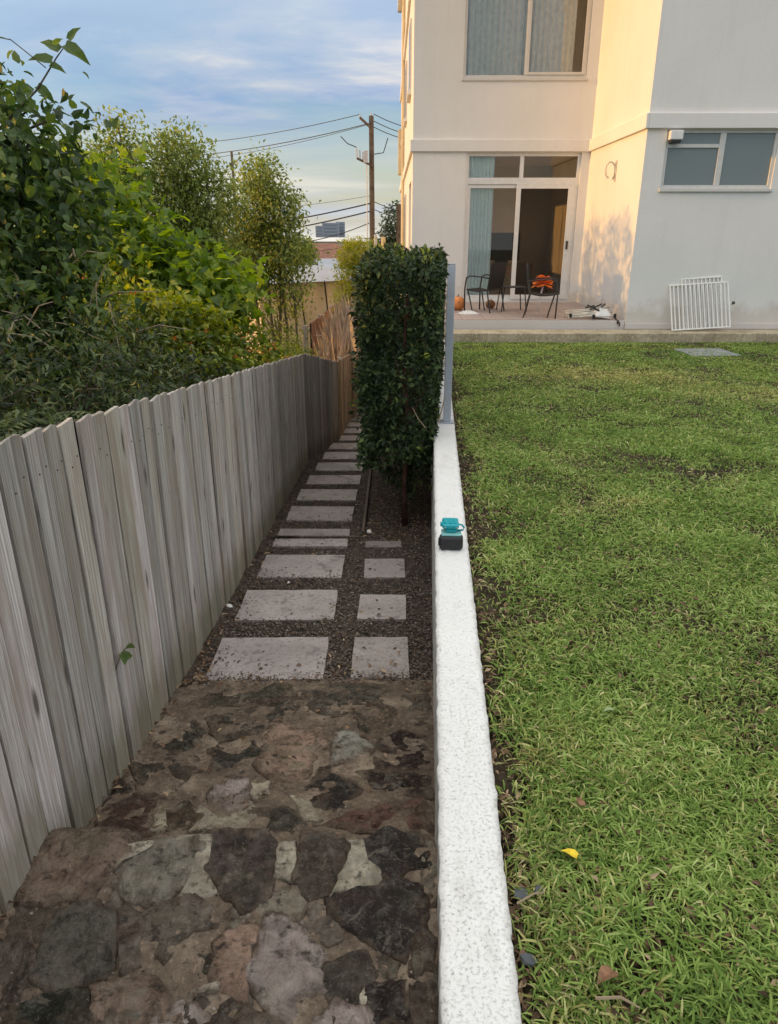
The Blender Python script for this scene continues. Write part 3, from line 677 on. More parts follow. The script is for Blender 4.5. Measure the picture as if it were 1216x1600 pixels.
# gravel chips and leaf litter
def scatter_chips(name, P, size, mat, g, flat=0.6):
    n = len(P); O = np.array([[1, 0, 0], [-1, 0, 0], [0, 1, 0], [0, -1, 0], [0, 0, 1], [0, 0, -1]], float)
    Fo = np.array([[0, 2, 4], [2, 1, 4], [1, 3, 4], [3, 0, 4], [2, 0, 5], [1, 2, 5], [3, 1, 5], [0, 3, 5]])
    a = g.uniform(0, 6.283, n); ca, sa = np.cos(a), np.sin(a); S = size * g.uniform(.45, 1.3, (n, 3)) * np.array([1, .8, flat])
    K = O[None] * S[:, None, :] * g.uniform(.7, 1.2, (n, 6, 1)); tl = g.normal(size=(n, 1)) * .35
    K[:, :, 2] += K[:, :, 0] * tl
    X = K[:, :, 0] * ca[:, None] - K[:, :, 1] * sa[:, None]; Y = K[:, :, 0] * sa[:, None] + K[:, :, 1] * ca[:, None]
    V = np.stack([X, Y, K[:, :, 2]], 2) + P[:, None, :]
    F_ = (Fo[None] + (np.arange(n) * 6)[:, None, None]).reshape(-1, 3)
    return np_obj(name, V.reshape(-1, 3), [F_], mat)
g = np.random.default_rng(3)
n = 26000; y = 2.98 + 9.0 * g.random(n) ** 1.9; x = -1.08 + (wall_l(y) + 1.08) * g.random(n)
P = np.stack([x, y, -0.166 - 0.11 * y - 0.004 + 0.006 * g.random(n)], 1)
nq = 260; yq = 3.0 + 4.5 * g.random(nq) ** 1.5; xq = np.where(g.random(nq) < .6, -.94 + np.abs(g.normal(size=nq)) * .10, -.34 - np.abs(g.normal(size=nq)) * .06)
P = np.concatenate([P, np.stack([xq, yq, -.166 - .11 * yq + .016], 1)])
tag(scatter_chips('gravel', P, 0.0085, M['chip'], g), kind='stuff')
def litter(name, P, L, g, mat, up=1.0, asp=1.0):
    n = len(P); a = g.uniform(0, 6.283, n); D = np.stack([np.cos(a), np.sin(a), g.normal(size=n) * .25], 1)
    Nn = np.array([0, 0, up]) + g.normal(size=(n, 3)) * .35; Ls = L * g.uniform(.5, 1.4, n)
    V, F_ = leaf_arrays(P, D, Nn, Ls, Ls * asp * g.uniform(.3, .55, n)); return np_obj(name, V, [F_], mat)
n = 1500; y = 2.98 + 8 * g.random(n) ** 1.7; x = np.where(g.random(n) < .5, -1.07 + np.abs(g.normal(size=n)) * .07, -1.0 + (wall_l(y) + 1.0) * g.random(n))
P1 = np.stack([x, y, -0.166 - 0.11 * y + 0.006 + 0.01 * g.random(n)], 1)
n = 1700; y = 5.3 + 6 * g.random(n); x = -0.16 + (wall_l(y) + .14) * g.random(n)
P2 = np.stack([x, y, -0.166 - 0.11 * y + 0.006 + 0.02 * g.random(n)], 1)
n = 420; y = 1.66 + 1.36 * g.random(n); x = np.where(g.random(n) < .75, -1.085 + np.abs(g.normal(size=n)) * .035, -1.05 + (wall_l(y) + 1.05) * g.random(n))
P3 = np.stack([x, y, LA + SL * y + 0.016 + 0.008 * g.random(n)], 1)
n = 240; y = 0.9 + .72 * g.random(n); x = -1.085 + np.abs(g.normal(size=n)) * .03
P4 = np.stack([x, y, UP_Z + 0.012 + 0.01 * g.random(n)], 1)
tag(litter('leaf_litter', np.concatenate([P1, P2, P3, P4]), 0.030, g, M['litter']), kind='stuff')
# stone grit lodged between the stones of the landing and step
n = 2600; y = 0.95 + 2.07 * g.random(n); x = -1.06 + (wall_l(y) + 1.04) * g.random(n)
P = np.stack([x, y, np.where(y < 1.6, UP_Z + .002, LA + SL * y + .004)], 1)
tag(scatter_chips('grit', P, 0.0050, M['chip'], g), kind='stuff')

# timber edging between path and planting bed
b = MB(); b.box(-0.232, -0.207, 5.50, 11.5, -0.02, 0.045)
e = b.obj('timber_edging', M['wood_far'], bevel=.004); tag(e, 'dark timber edging board between the stepping slabs and the hedge bed', 'edging'); e.color = (.26, .22, .19, 1)
for v in e.data.vertices: v.co.z += path_z(v.co.y)
b = MB(); b.box(-0.98, -0.235, 5.40, 5.425, -0.01, 0.028)
e = b.obj('timber_edging', M['wood_far'], bevel=.004); tag(e, 'low timber strip laid across the path between two narrow slabs', 'edging'); e.color = (.26, .22, .19, 1)
for v in e.data.vertices: v.co.z += path_z(v.co.y)

# ------------------------------------------------------------------ white retaining wall
def wall_mesh():
    ny, V, F_ = 420, [], []
    ysw = np.concatenate([np.linspace(-1.5, 0.8, 30), np.linspace(0.83, 6.4, 300), np.linspace(6.5, 12.25, 90)])
    prof_n = 17
    for y in ysw:
        L, Rr = wall_l(y), wall_r(y); zb = -0.6 - 0.11 * max(y, 0); c = 0.006
        ch = 0.005 * fbm(0, y, 1, 14, 3); ch2 = 0.006 * fbm(5, y, 1, 16, 3)
        nk = lambda s_: 0.020 * max(0, fbm(s_, y, 8, 26, 2) - 0.35)
        l0, r0 = L + ch + nk(1), Rr + ch2 - nk(3)
        pts = [(L - .002, zb), (L + ch * .6, -0.30), (l0, -0.05), (l0, -0.012), (l0 + c * .5, -0.003)]
        for k in range(7):
            t = (k + 1) / 8; pts.append((l0 + (r0 - l0) * t, 0.0025 * fbm(l0 + t, y, 2, 9, 3)))
        pts += [(r0 - c * .5, -0.003 - nk(6)), (r0, -0.012), (r0, -0.05), (Rr + ch2 * .6, -0.2), (Rr, -0.5)]
        V += [(p[0], y, p[1]) for p in pts]
    m = len(pts)
    for j in range(len(ysw) - 1):
        for k in range(m - 1): q = j * m + k; F_.append((q, q + m, q + m + 1, q + 1))
    return np.array(V), np.array(F_)
V, F_ = wall_mesh()
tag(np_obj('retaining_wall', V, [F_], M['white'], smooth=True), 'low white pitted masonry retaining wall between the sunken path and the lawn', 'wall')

# ------------------------------------------------------------------ timber fences
plank_meshes = {}
def plank_variants(mat, key, n=8):
    out = []
    for v in range(n):
        J = random.Random(v * 7 + 1); b = MB(); ns = 9; w = 1.0; tk = 0.016; bow = J.uniform(-.005, .005); cup = J.uniform(-.0015, .0015)
        cut = J.uniform(-.005, .005); notch = J.choice([0, 0, 1, -1])
        for i in range(ns + 1):
            z = 1.35 * i / ns; dxx = bow * math.sin(math.pi * i / ns); e0, e1 = J.uniform(-.010, .010), J.uniform(-.010, .010)
            for (yy, xx) in ((-.5 + e0, tk + cup), (-.2, tk), (.2, tk), (.5 + e1, tk + cup), (.5 + e1, 0), (-.5 + e0, 0)):
                zz = z
                if i == ns: zz += cut * yy * 2 - (0.006 if (notch and yy * notch > .3) else 0) + J.uniform(-.003, .003)
                b.v.append((xx + dxx, yy, zz))
        for i in range(ns):
            for k in range(6): k2 = (k + 1) % 6; q = i * 6; b.f.append((q + k, q + k2, q + 6 + k2, q + 6 + k))
        b.f.append(tuple(ns * 6 + k for k in range(6)))
        out.append(b.mesh('plank', mat))
    return out
PV = plank_variants(M['wood'], 'a'); PVF = plank_variants(M['wood_far'], 'b')
def fence_run(root, A, B, top_a, top_b, bot, meshes, tint, wmin=.078, wmax=.118, seed=1, facing=-1, nails=None):
    """palings from A to B in plan; facing: local +x side looks to the path"""
    J = random.Random(seed); A, B = Vector(A), Vector(B); L = (B - A).length; d = (B - A).normalized(); ang = math.atan2(d.y, d.x) - math.pi / 2
    s = 0.0
    while s < L:
        w = J.uniform(wmin, wmax); p = A + d * (s + w / 2); t = (s + w / 2) / L
        zt = top_a + (top_b - top_a) * t + J.uniform(-.005, .004); zb = bot(p.y) - .05
        o = bpy.data.objects.new('plank', J.choice(meshes)); o.location = (p.x + J.uniform(-.008, .008), p.y, zb)
        o.scale = (1, w - J.uniform(.003, .009), (zt - zb) / 1.35); o.rotation_euler = (J.uniform(-.007, .007), J.uniform(-.004, .004), ang + J.uniform(-.012, .012))
        k = J.uniform(.76, 1.14) * (J.uniform(.68, .85) if J.random() < .2 else 1)
        o.color = (tint[0] * k, tint[1] * k * J.uniform(.97, 1.02), tint[2] * k * J.uniform(.93, 1.03), 1); link(o, root)
        if nails is not None:
            for hh in (0.13,):
                for q in ((.3, .7) if J.random() < .6 else ((.5,) if J.random() < .5 else ())):
                    c = A + d * (s + w * q); nrm = Vector((d.y, -d.x)); z = zt - hh + J.uniform(-.03, .02)
                    c3 = Vector((c.x + nrm.x * .0195, c.y + nrm.y * .0195, z))
                    nails.tube([c3, c3 + Vector((nrm.x, nrm.y, 0)) * .003], .0026, 6)
        s += w + (J.uniform(.010, .016) if J.random() < .14 else J.uniform(.0, .006))
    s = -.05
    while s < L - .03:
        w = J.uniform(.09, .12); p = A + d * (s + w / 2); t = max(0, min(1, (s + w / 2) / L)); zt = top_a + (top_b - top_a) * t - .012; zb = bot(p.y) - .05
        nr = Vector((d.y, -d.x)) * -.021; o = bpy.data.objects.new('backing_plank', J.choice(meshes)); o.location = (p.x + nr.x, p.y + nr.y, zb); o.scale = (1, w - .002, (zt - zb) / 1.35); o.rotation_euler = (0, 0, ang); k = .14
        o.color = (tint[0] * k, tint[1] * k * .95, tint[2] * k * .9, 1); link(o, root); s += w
    # rails and posts on the far side
    nrm = Vector((d.y, -d.x))
    for hh in (0.16, 0.85):
        b = MB(); a0, b0_ = A - nrm * .05, B - nrm * .05
        for q in (0,):
            za, zb_ = top_a - hh, top_b - hh
            for (p, z) in ((a0, za), (b0_, zb_)):
                for (o1, o2) in ((-.02, -.035), (.02, -.035), (.02, .035), (-.02, .035)): b.v.append((p.x + nrm.x * o1, p.y + nrm.y * o1, z + o2))
            b.f += [(0, 1, 5, 4), (1, 2, 6, 5), (2, 3, 7, 6), (3, 0, 4, 7), (3, 2, 1, 0), (4, 5, 6, 7)]
        o = b.obj('rail', meshes[0].materials[0], root); o.color = (.8, .78, .75, 1)
    k = int(L / 2.4) + 1
    for i in range(k + 1):
        p = A + d * (L * i / k) - nrm * .125; t = i / k; b = MB(); zt = top_a + (top_b - top_a) * t - .05
        b.box(p.x - .045, p.x + .045, p.y - .045, p.y + .045, bot(p.y) - .2, zt); o = b.obj('post', meshes[0].materials[0], root); o.color = (.8, .78, .75, 1)
def fence_bot(y): return (UP_Z if y < 1.6 else (LA + SL * y if y < 3.0 else path_z(y)))
def ftop(y): return 1.087 - 0.1225 * (y - 1.82)
f = empty('paling_fence', (0, 0, 0), label='weathered grey timber paling fence stepping down beside the stone path', cat='fence')
nb = MB()
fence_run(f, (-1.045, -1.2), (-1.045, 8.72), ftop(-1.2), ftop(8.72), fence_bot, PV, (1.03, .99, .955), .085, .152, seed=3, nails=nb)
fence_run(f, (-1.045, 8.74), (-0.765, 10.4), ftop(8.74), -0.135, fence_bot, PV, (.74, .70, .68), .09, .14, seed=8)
o = nb.obj('nail', M['dark_metal'], f); o['kind'] = 'stuff'
f2 = empty('paling_fence', (0, 0, 0), label='short brown timber paling fence past the bend of the grey fence', cat='fence')
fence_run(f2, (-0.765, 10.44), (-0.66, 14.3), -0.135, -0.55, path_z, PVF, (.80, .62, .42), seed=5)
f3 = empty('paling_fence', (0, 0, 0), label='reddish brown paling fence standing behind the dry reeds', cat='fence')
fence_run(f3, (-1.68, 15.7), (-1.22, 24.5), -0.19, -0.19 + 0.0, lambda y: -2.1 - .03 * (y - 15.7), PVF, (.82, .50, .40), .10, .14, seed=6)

# a weed pushing through the fence
w = empty('weed', (-1.02, 2.29, 0.0), label='small green leafy weed poking out between two grey palings', cat='weed')
b = MB().tube([(-.02, 0, .05), (0.0, .0, .10), (.03, .01, .15)], [.002, .0018, .001], 5); b.obj('stem', M['stem'], w)
HM = np_mesh('leaf', HEART, [HEART_F], M['leaf_vine'])
for (p, d, L) in (((.03, .01, .15), (.6, -.3, .3), .05), ((.015, 0, .12), (.5, .6, -.3), .05), ((.02, 0, .13), (.4, -.7, -.5), .045)):
    one_leaf(HM, p, d, (0.6, -.4, .7), L, L * .8, w)

# ------------------------------------------------------------------ the apartment building
YF, YN, XL, XR = 15.6, 12.3, 0.47, 3.97      # far facade, near facade, left corner, reveal
ROOF = 9.2
bld = empty('apartment_building', (0, 0, 0), label='pale rendered apartment building with a sunlit yellow return wall beside the lawn', cat='building')
def wall_panel(b, axis, u0, u1, z0, z1, w, holes, depth=0.12):
    """wall plane with holes (u0,u1,z0,z1); axis 'y': plane at y=w facing -y"""
    us = sorted({u0, u1, *[h[0] for h in holes], *[h[1] for h in holes]}); zs = sorted({z0, z1, *[h[2] for h in holes], *[h[3] for h in holes]})
    for i in range(len(us) - 1):
        for j in range(len(zs) - 1):
            cu, cz = (us[i] + us[i + 1]) / 2, (zs[j] + zs[j + 1]) / 2
            if any(h[0] < cu < h[1] and h[2] < cz < h[3] for h in holes): continue
            b.quad((us[i], w, zs[j]), (us[i + 1], w, zs[j]), (us[i + 1], w, zs[j + 1]), (us[i], w, zs[j + 1]))
    for (a, c, d, e) in holes:
        b.quad((a, w, d), (a, w, e), (a, w + depth, e), (a, w + depth, d)); b.quad((c, w, e), (c, w, d), (c, w + depth, d), (c, w + depth, e))
        b.quad((a, w, e), (c, w, e), (c, w + depth, e), (a, w + depth, e)); b.quad((c, w, d), (a, w, d), (a, w + depth, d), (c, w + depth, d))
DOOR = (1.53, 3.80, 0.249, 3.085); UPW = (1.41, 3.76, 4.36, 6.0); UPW2 = (1.41, 3.76, 7.4, 8.9); RW = (4.28, 6.02, 2.26, 3.085)
b = MB(); wall_panel(b, 'y', XL, XR, -2.2, ROOF, YF, [DOOR, UPW, UPW2]); b.obj('wall', M['stucco'], bld)
b = MB(); wall_panel(b, 'y', XR, 10.0, -0.1, ROOF, YN, [RW, (4.28, 6.02, 5.3, 6.2)]); b.obj('wall', M['stucco'], bld)
b = MB(); b.quad((XR, YF, -.1), (XR, YN, -.1), (XR, YN, ROOF), (XR, YF, ROOF)); b.obj('wall', M['stucco'], bld, )['label'] = 'return wall lit yellow by the low sun'
# long left side wall with a slightly proud far bay
ADDED_WIN = (16.5, 18.3, 1.05, 2.65)  # added glazed opening, lets the low sun brighten the room inside
b = MB(); a_, c_, d_, e_ = ADDED_WIN
for (y0, y1, z0, z1) in ((YF, a_, -4, ROOF), (c_, 31.0, -4, ROOF), (a_, c_, -4, d_), (a_, c_, e_, ROOF)): b.quad((XL, y1, z0), (XL, y0, z0), (XL, y0, z1), (XL, y1, z1))
b.quad((XL, a_, d_), (.75, a_, d_), (.75, a_, e_), (XL, a_, e_)); b.quad((XL, c_, d_), (XL, c_, e_), (.75, c_, e_), (.75, c_, d_)); b.quad((XL, a_, e_), (.75, a_, e_), (.75, c_, e_), (XL, c_, e_)); b.quad((XL, a_, d_), (XL, c_, d_), (.75, c_, d_), (.75, a_, d_))
b.obj('wall', M['stucco'], bld)
f_ = MB(); X0, X1 = XL + .05, XL + .11
for (y0, y1, z0, z1) in ((a_ + .002, a_ + .06, d_ + .002, e_ - .002), (c_ - .06, c_ - .002, d_ + .002, e_ - .002), (a_ + .06, c_ - .06, d_ + .002, d_ + .06), (a_ + .06, c_ - .06, e_ - .06, e_ - .002), ((a_ + c_) / 2 - .03, (a_ + c_) / 2 + .03, d_ + .06, e_ - .06)): f_.box(X0, X1, y0, y1, z0, z1)
f_ = f_.obj('window', M['alu'], bld)  # frame of the added opening
for (y0, y1) in ((a_ + .061, (a_ + c_) / 2 - .031), ((a_ + c_) / 2 + .031, c_ - .061)): MB().box(XL + .075, XL + .08, y0, y1, d_ + .061, e_ - .061).obj('pane', M['glass'], f_)
MB().box(XL - .06, XL - .002, a_ - .05, c_ + .05, d_ - .07, d_ - .003).obj('sill', M['stucco'], f_)
for (y0, y1, z0, z1) in ((17.2, 18.2, 4.4, 5.7), (21.0, 22.2, 4.4, 5.7), (21.0, 22.2, 1.2, 2.6), (25.5, 26.7, 4.4, 5.7)):
    fr = MB().box(XL - .035, XL + .02, y0, y1, z0, z1).obj('window', M['alu'], bld); MB().box(XL - .040, XL - .036, y0 + .06, y1 - .06, z0 + .06, z1 - .06).obj('pane', M['pane_dark'], fr)
    MB().box(XL - .08, XL - .002, y0 - .05, y1 + .05, z0 - .07, z0 - .003).obj('sill', M['stucco'], fr)
MB().box(0.33, XL - .002, 28.0, 29.0, 3.6, 5.0).obj('service_box', M['cream'], bld)
MB().tube([(XL - .05, 23.9, -2), (XL - .05, 23.9, ROOF)], .045, 8).obj('downpipe', M['cream'], bld)
MB().box(XL - 0.15, 10.2, YN - .15, 31.2, ROOF + .002, ROOF + .25).obj('roof', M['stucco'], bld)
MB().quad((10.0, YN, -1), (10.0, 31, -1), (10.0, 31, ROOF), (10.0, YN, ROOF)); 
b = MB(); b.quad((10.0, YN, -1), (10.0, 31, -1), (10.0, 31, ROOF), (10.0, YN, ROOF)); b.quad((10, 31, -4), (XL, 31, -4), (XL, 31, ROOF), (10, 31, ROOF)); b.obj('wall', M['stucco'], bld)
# cornice bands, one continuous moulding per face
def cornice(z0, z1, pr=0.055):
    MB().box(XL - pr, XR - pr, YF - pr, YF - .002, z0, z1).obj('cornice', M['stucco'], bld, bevel=.008)
    MB().box(XR - pr, XR - .002, YN - pr, YF - .002, z0, z1).obj('cornice', M['stucco'], bld, bevel=.008)
    MB().box(XR, 10.0, YN - pr, YN - .002, z0, z1).obj('cornice', M['stucco'], bld, bevel=.008)
    MB().box(XL - pr, XL - .002, YF, 31.0, z0, z1).obj('cornice', M['stucco'], bld, bevel=.008)
cornice(3.10, 3.31); cornice(6.25, 6.46)
MB().box(XR + .002, 10.0, YN - .03, YN - .002, 0.10, 0.19).obj('plinth', M['plinth'], bld, bevel=.004)

def frame_bars(b, y0, y1, bars):
    for (x0, x1, z0, z1) in bars: b.box(x0, x1, y0, y1, z0, z1)
# sliding door with transom lights
dr = MB(); x0, x1, z0, z1 = DOOR; y0, y1 = YF + .05, YF + .11
frame_bars(dr, y0, y1, [(x0 + .002, x0 + .06, z0 + .002, z1 - .002), (x1 - .06, x1 - .002, z0 + .002, z1 - .002), (x0 + .06, x1 - .06, z1 - .06, z1 - .002), (x0 + .06, x1 - .06, 2.52, 2.64), (x0 + .06, x1 - .06, z0 + .002, z0 + .06),
                        (2.60, 2.68, 2.64, z1 - .06)])
dr = dr.obj('sliding_door', M['alu_white'], bld, bevel=.004)
sash = MB(); frame_bars(sash, YF + .075, YF + .105, [(x0 + .062, x0 + .11, .31, 2.518), (2.575, 2.64, .31, 2.518), (x0 + .11, 2.575, .31, .39), (x0 + .11, 2.575, 2.45, 2.518)]); sash.obj('sash', M['alu_white'], dr, bevel=.003)
sash = MB(); frame_bars(sash, YF + .022, YF + .048, [(2.56, 2.65, .31, 2.518), (x1 - .20, x1 - .062, .31, 2.518), (2.65, x1 - .20, .31, .40), (2.65, x1 - .20, 2.44, 2.518)]); sash.obj('screen_door_frame', M['alu_white'], dr, bevel=.003)
for q in ((x0 + .11, 2.575, .39, 2.45, YF + .09), (x0 + .062, 2.60, 2.642, z1 - .062, YF + .08), (2.682, x1 - .062, 2.642, z1 - .062, YF + .08), (2.64, x1 - .062, .39, 2.45, YF + .092)):
    MB().box(q[0], q[1], q[4], q[4] + .006, q[2], q[3]).obj('pane', M['glass'], dr)
MB().box(2.652, x1 - .202, YF + .032, YF + .034, .402, 2.438).obj('screen', M['screen'], dr)
MB().box(x1 - .165, x1 - .125, YF - .004, YF + .021, 1.30, 1.46).obj('handle', M['dark_metal'], dr, bevel=.004)
# room behind the door
rm = MB(); rx0, rx1, ry0, ry1, rz0, rz1 = 0.75, 3.95, YF + .13, 18.9, .24, 3.09
rm.quad((rx0, ry1, rz0), (rx1, ry1, rz0), (rx1, ry1, rz1), (rx0, ry1, rz1)); [rm.quad((rx0, q0, p0), (rx0, q1, p0), (rx0, q1, p1), (rx0, q0, p1)) for (q0, q1, p0, p1) in ((ry0, ADDED_WIN[0], rz0, rz1), (ADDED_WIN[1], ry1, rz0, rz1), (ADDED_WIN[0], ADDED_WIN[1], rz0, ADDED_WIN[2]), (ADDED_WIN[0], ADDED_WIN[1], ADDED_WIN[3], rz1))]
rm.quad((rx1, ry1, rz0), (rx1, ry0, rz0), (rx1, ry0, rz1), (rx1, ry1, rz1)); rm.quad((rx0, ry0, rz1), (rx0, ry1, rz1), (rx1, ry1, rz1), (rx1, ry0, rz1))
rm.quad((rx0, ry0, rz0), (DOOR[0], ry0, rz0), (DOOR[0], ry0, rz1), (rx0, ry0, rz1)); rm.obj('room_wall', M['room'], bld)
b = MB(); b.quad((rx0, ry0, rz0), (rx1, ry0, rz0), (rx1, ry1, rz0), (rx0, ry1, rz0)); b.obj('room_floor', M['room_floor'], bld)
def pleats(x0, x1, y, z0, z1, n, amp, name, mat, parent):
    b = MB(); k = n * 6
    for i in range(k + 1):
        x = x0 + (x1 - x0) * i / k; yy = y + amp * math.sin(2 * math.pi * n * i / k) + amp * .3 * math.sin(5.1 * i)
        b.v += [(x, yy, z0), (x + .01 * math.sin(i), yy * 1.0, z1)]
    for i in range(k): q = 2 * i; b.f.append((q, q + 2, q + 3, q + 1))
    return b.obj(name, mat, parent, smooth=True)
tag(pleats(1.60, 2.12, YF + .145, .27, 3.03, 7, .030, 'curtain', M['curtain'], None), 'pale teal pleated curtain drawn aside inside the sliding glass door', 'curtain')
# upper windows
def upper_window(win, blind_to):
    x0, x1, z0, z1 = win; f_ = MB(); y0, y1 = YF + .03, YF + .09; xm = (x0 + x1) / 2 + .02
    frame_bars(f_, y0, y1, [(x0 + .002, x0 + .05, z0 + .002, z1 - .002), (x1 - .05, x1 - .002, z0 + .002, z1 - .002), (x0 + .05, x1 - .05, z1 - .05, z1 - .002), (x0 + .05, x1 - .05, z0 + .002, z0 + .05), (xm - .035, xm + .035, z0 + .05, z1 - .05)])
    f_ = f_.obj('window', M['alu'], bld, bevel=.004)
    s = MB(); frame_bars(s, YF + .012, YF + .028, [(xm - .02, xm + .045, z0 + .052, z1 - .052), (x1 - .10, x1 - .052, z0 + .052, z1 - .052), (xm + .045, x1 - .10, z0 + .052, z0 + .10), (xm + .045, x1 - .10, z1 - .10, z1 - .052)]); s.obj('sash', M['alu'], f_, bevel=.003)
    MB().box(x0 + .052, xm - .037, YF + .055, YF + .060, z0 + .052, z1 - .052).obj('pane', M['glass_up'], f_); MB().box(xm + .037, x1 - .052, YF + .055, YF + .060, z0 + .052, z1 - .052).obj('pane', M['glass_up'], f_)
    MB().box(x0 - .03, x1 + .03, YF - .03, YF - .002, z0 - .05, z0 - .003).obj('sill', M['alu'], f_, bevel=.004)
    b = MB(); b.quad((x0 - .1, YF + 1.6, z0 - .1), (x1 + .1, YF + 1.6, z0 - .1), (x1 + .1, YF + 1.6, z1 + .1), (x0 - .1, YF + 1.6, z1 + .1))
    for X in (x0 - .1, x1 + .1): b.quad((X, YF + .13, z0 - .1), (X, YF + 1.6, z0 - .1), (X, YF + 1.6, z1 + .1), (X, YF + .13, z1 + .1))
    b.quad((x0 - .1, YF + .13, z0 - .1), (x1 + .1, YF + .13, z0 - .1), (x1 + .1, YF + 1.6, z0 - .1), (x0 - .1, YF + 1.6, z0 - .1)); b.quad((x0 - .1, YF + .13, z1 + .1), (x1 + .1, YF + .13, z1 + .1), (x1 + .1, YF + 1.6, z1 + .1), (x0 - .1, YF + 1.6, z1 + .1))
    b.obj('room_wall', M['room'], bld)
    root = None
    c = pleats(x0 + .03, blind_to, YF + .128, z0 + .02, z1 - .02, 19, .034, 'curtain', M['blind'], root); return c
tag(upper_window(UPW, 3.50), 'grey pleated curtain hanging inside the upper window', 'curtain')
tag(upper_window(UPW2, 3.3), 'grey pleated curtain inside the topmost window above the frame', 'curtain')
# kitchen window of the near facade
x0, x1, z0, z1 = RW; f_ = MB(); y0, y1 = YN + .02, YN + .08
frame_bars(f_, y0, y1, [(x0 + .002, x0 + .05, z0 + .002, z1 - .002), (x1 - .05, x1 - .002, z0 + .002, z1 - .002), (x0 + .05, x1 - .05, z1 - .04, z1 - .002), (x0 + .05, x1 - .05, z0 + .002, z0 + .05), (5.12, 5.21, z0 + .05, z1 - .04), (x0 + .05, 5.12, 2.84, 2.89)])
f_ = f_.obj('window', M['alu'], bld, bevel=.004)
for q in ((x0 + .05, 5.12, z0 + .05, 2.84), (x0 + .05, 5.12, 2.89, z1 - .04), (5.21, x1 - .05, z0 + .05, z1 - .04)):
    MB().box(q[0] + .001, q[1] - .001, YN + .045, YN + .052, q[2] + .001, q[3] - .001).obj('pane', M['frost'], f_)
MB().box(x0 - .02, x1 + .02, YN - .035, YN - .002, z0 - .045, z0 - .003).obj('sill', M['alu'], f_, bevel=.004)
def dark_box(x0, x1, y0, y1, z0, z1):
    b = MB(); b.box(x0, x1, y0, y1, z0, z1); b.f = [f for i, f in enumerate(b.f) if i != 2]; b.obj('room_wall', M['room'], bld)
dark_box(4.2, 6.1, YN + .13, YN + 2.0, 2.15, 3.09)
MB().box(4.28, 6.02, YN + .05, YN + .06, 5.3, 6.2).obj('pane', M['frost'], bld)

# porch, apron
pr = empty('porch', (0, 0, 0), kind='structure')
MB().box(XL - .3, XR - .004, YN, YF - .004, -1.0, 0.236).obj('porch_slab', M['plinth'], pr, bevel=.006)
tl = MB()
b = MB().box(-.5, .5, -.5, .5, -.006, 0); tm = b.mesh('tile', M['tile'])
for i in range(9):
    for j in range(8):
        w_, d_ = (XR - .02 - (XL + .0)) / 9, (YF - YN - .06) / 8
        o = bpy.data.objects.new('tile', tm); o.location = (XL + (i + .5) * w_, YN + .04 + (j + .5) * d_, 0.2475); o.scale = (w_ - .008, d_ - .008, 1); k = rnd.uniform(.9, 1.1); o.color = (k, k, k, 1); link(o, pr)
ap = MB().box(XL - .25, 10.0, 11.75, YN - .034, -0.6, 0.098).obj('concrete_apron', M['concrete'], bevel=.012); tag(ap, kind='structure')

# television in the room
t = empty('television', (2.72, 18.2, 1.0), label='black flat television on a cabinet seen through the sliding door', cat='television')
MB().box(-.42, .42, 0, .05, .0, .62).obj('screen', M['black'], t, bevel=.006); MB().box(-.15, .15, -.05, .12, -.06, -.004).obj('stand', M['black'], t)
t = empty('cabinet', (2.72, 18.25, 0.242), label='low pale cabinet under the television inside the room', cat='cabinet')
MB().box(-.75, .75, -.12, .3, .0, .66).obj('body', simple('cabinet_grey', (.33, .32, .29), .6), t, bevel=.006); MB().box(-.78, .78, -.14, .32, .662, .69).obj('top', simple('cabinet_top', (.30, .28, .25), .5), t, bevel=.004)

# wall fittings
s = empty('security_light', (4.40, YN - .002, 2.99), label='small white sensor light box mounted over the corner of the near window', cat='light')
MB().box(-.10, .10, -.10, 0.0, -.05, .08).obj('housing', M['alu_white'], s, bevel=.012); MB().box(-.08, .08, -.085, -.01, -.09, -.052).obj('lens', M['dark_metal'], s, bevel=.008)
hk = empty('wall_bracket', (XR - .003, 13.75, 2.62), label='curled pale metal bracket fixed to the sunlit return wall', cat='bracket')
MB().box(-.012, 0, -.04, .04, -.17, .17).obj('plate', M['beige_metal'], hk, bevel=.004)
pts = [(-.105 + .095 * math.cos(q) * (1 - .07 * q), 0, .16 * math.sin(q) * (1 - .07 * q)) for q in np.linspace(-.9, 4.6, 20)]
MB().tube(pts, .016, 6).obj('hook', M['beige_metal'], hk, smooth=True)

# ------------------------------------------------------------------ post and wires on the wall
px, py = 0.527, 6.32; wd = Vector((0.0565, 1, 0)).normalized(); rz = -math.atan(0.0565)
bal = empty('wire_balustrade', (px, py, 0.0), rz, label='square grey metal post with stainless wires running back along the white wall', cat='railing')
for yy in (0, 4.9):
    o = MB().box(-.033, .033, yy - .033, yy + .033, .012, 1.36).obj('post', M['galv'], bal, bevel=.004)
    MB().box(-.066, .066, yy - .06, yy + .06, .002, .011).obj('base_plate', M['galv'], o, bevel=.002)
    MB().box(-.0335, .0335, yy - .0335, yy + .0335, 1.361, 1.366).obj('cap', M['galv'], o)
    for sx in (-.05, .05): MB().tube([(sx, yy - .045, .011), (sx, yy - .045, .018)], .008, 6).obj('bolt', M['steel'], o)
for k in range(11):
    z = .14 + k * .105; MB().tube([(-.0, -.034, z), (0, 4.93, z)], .0042, 5).obj('wire', M['steel'], bal)

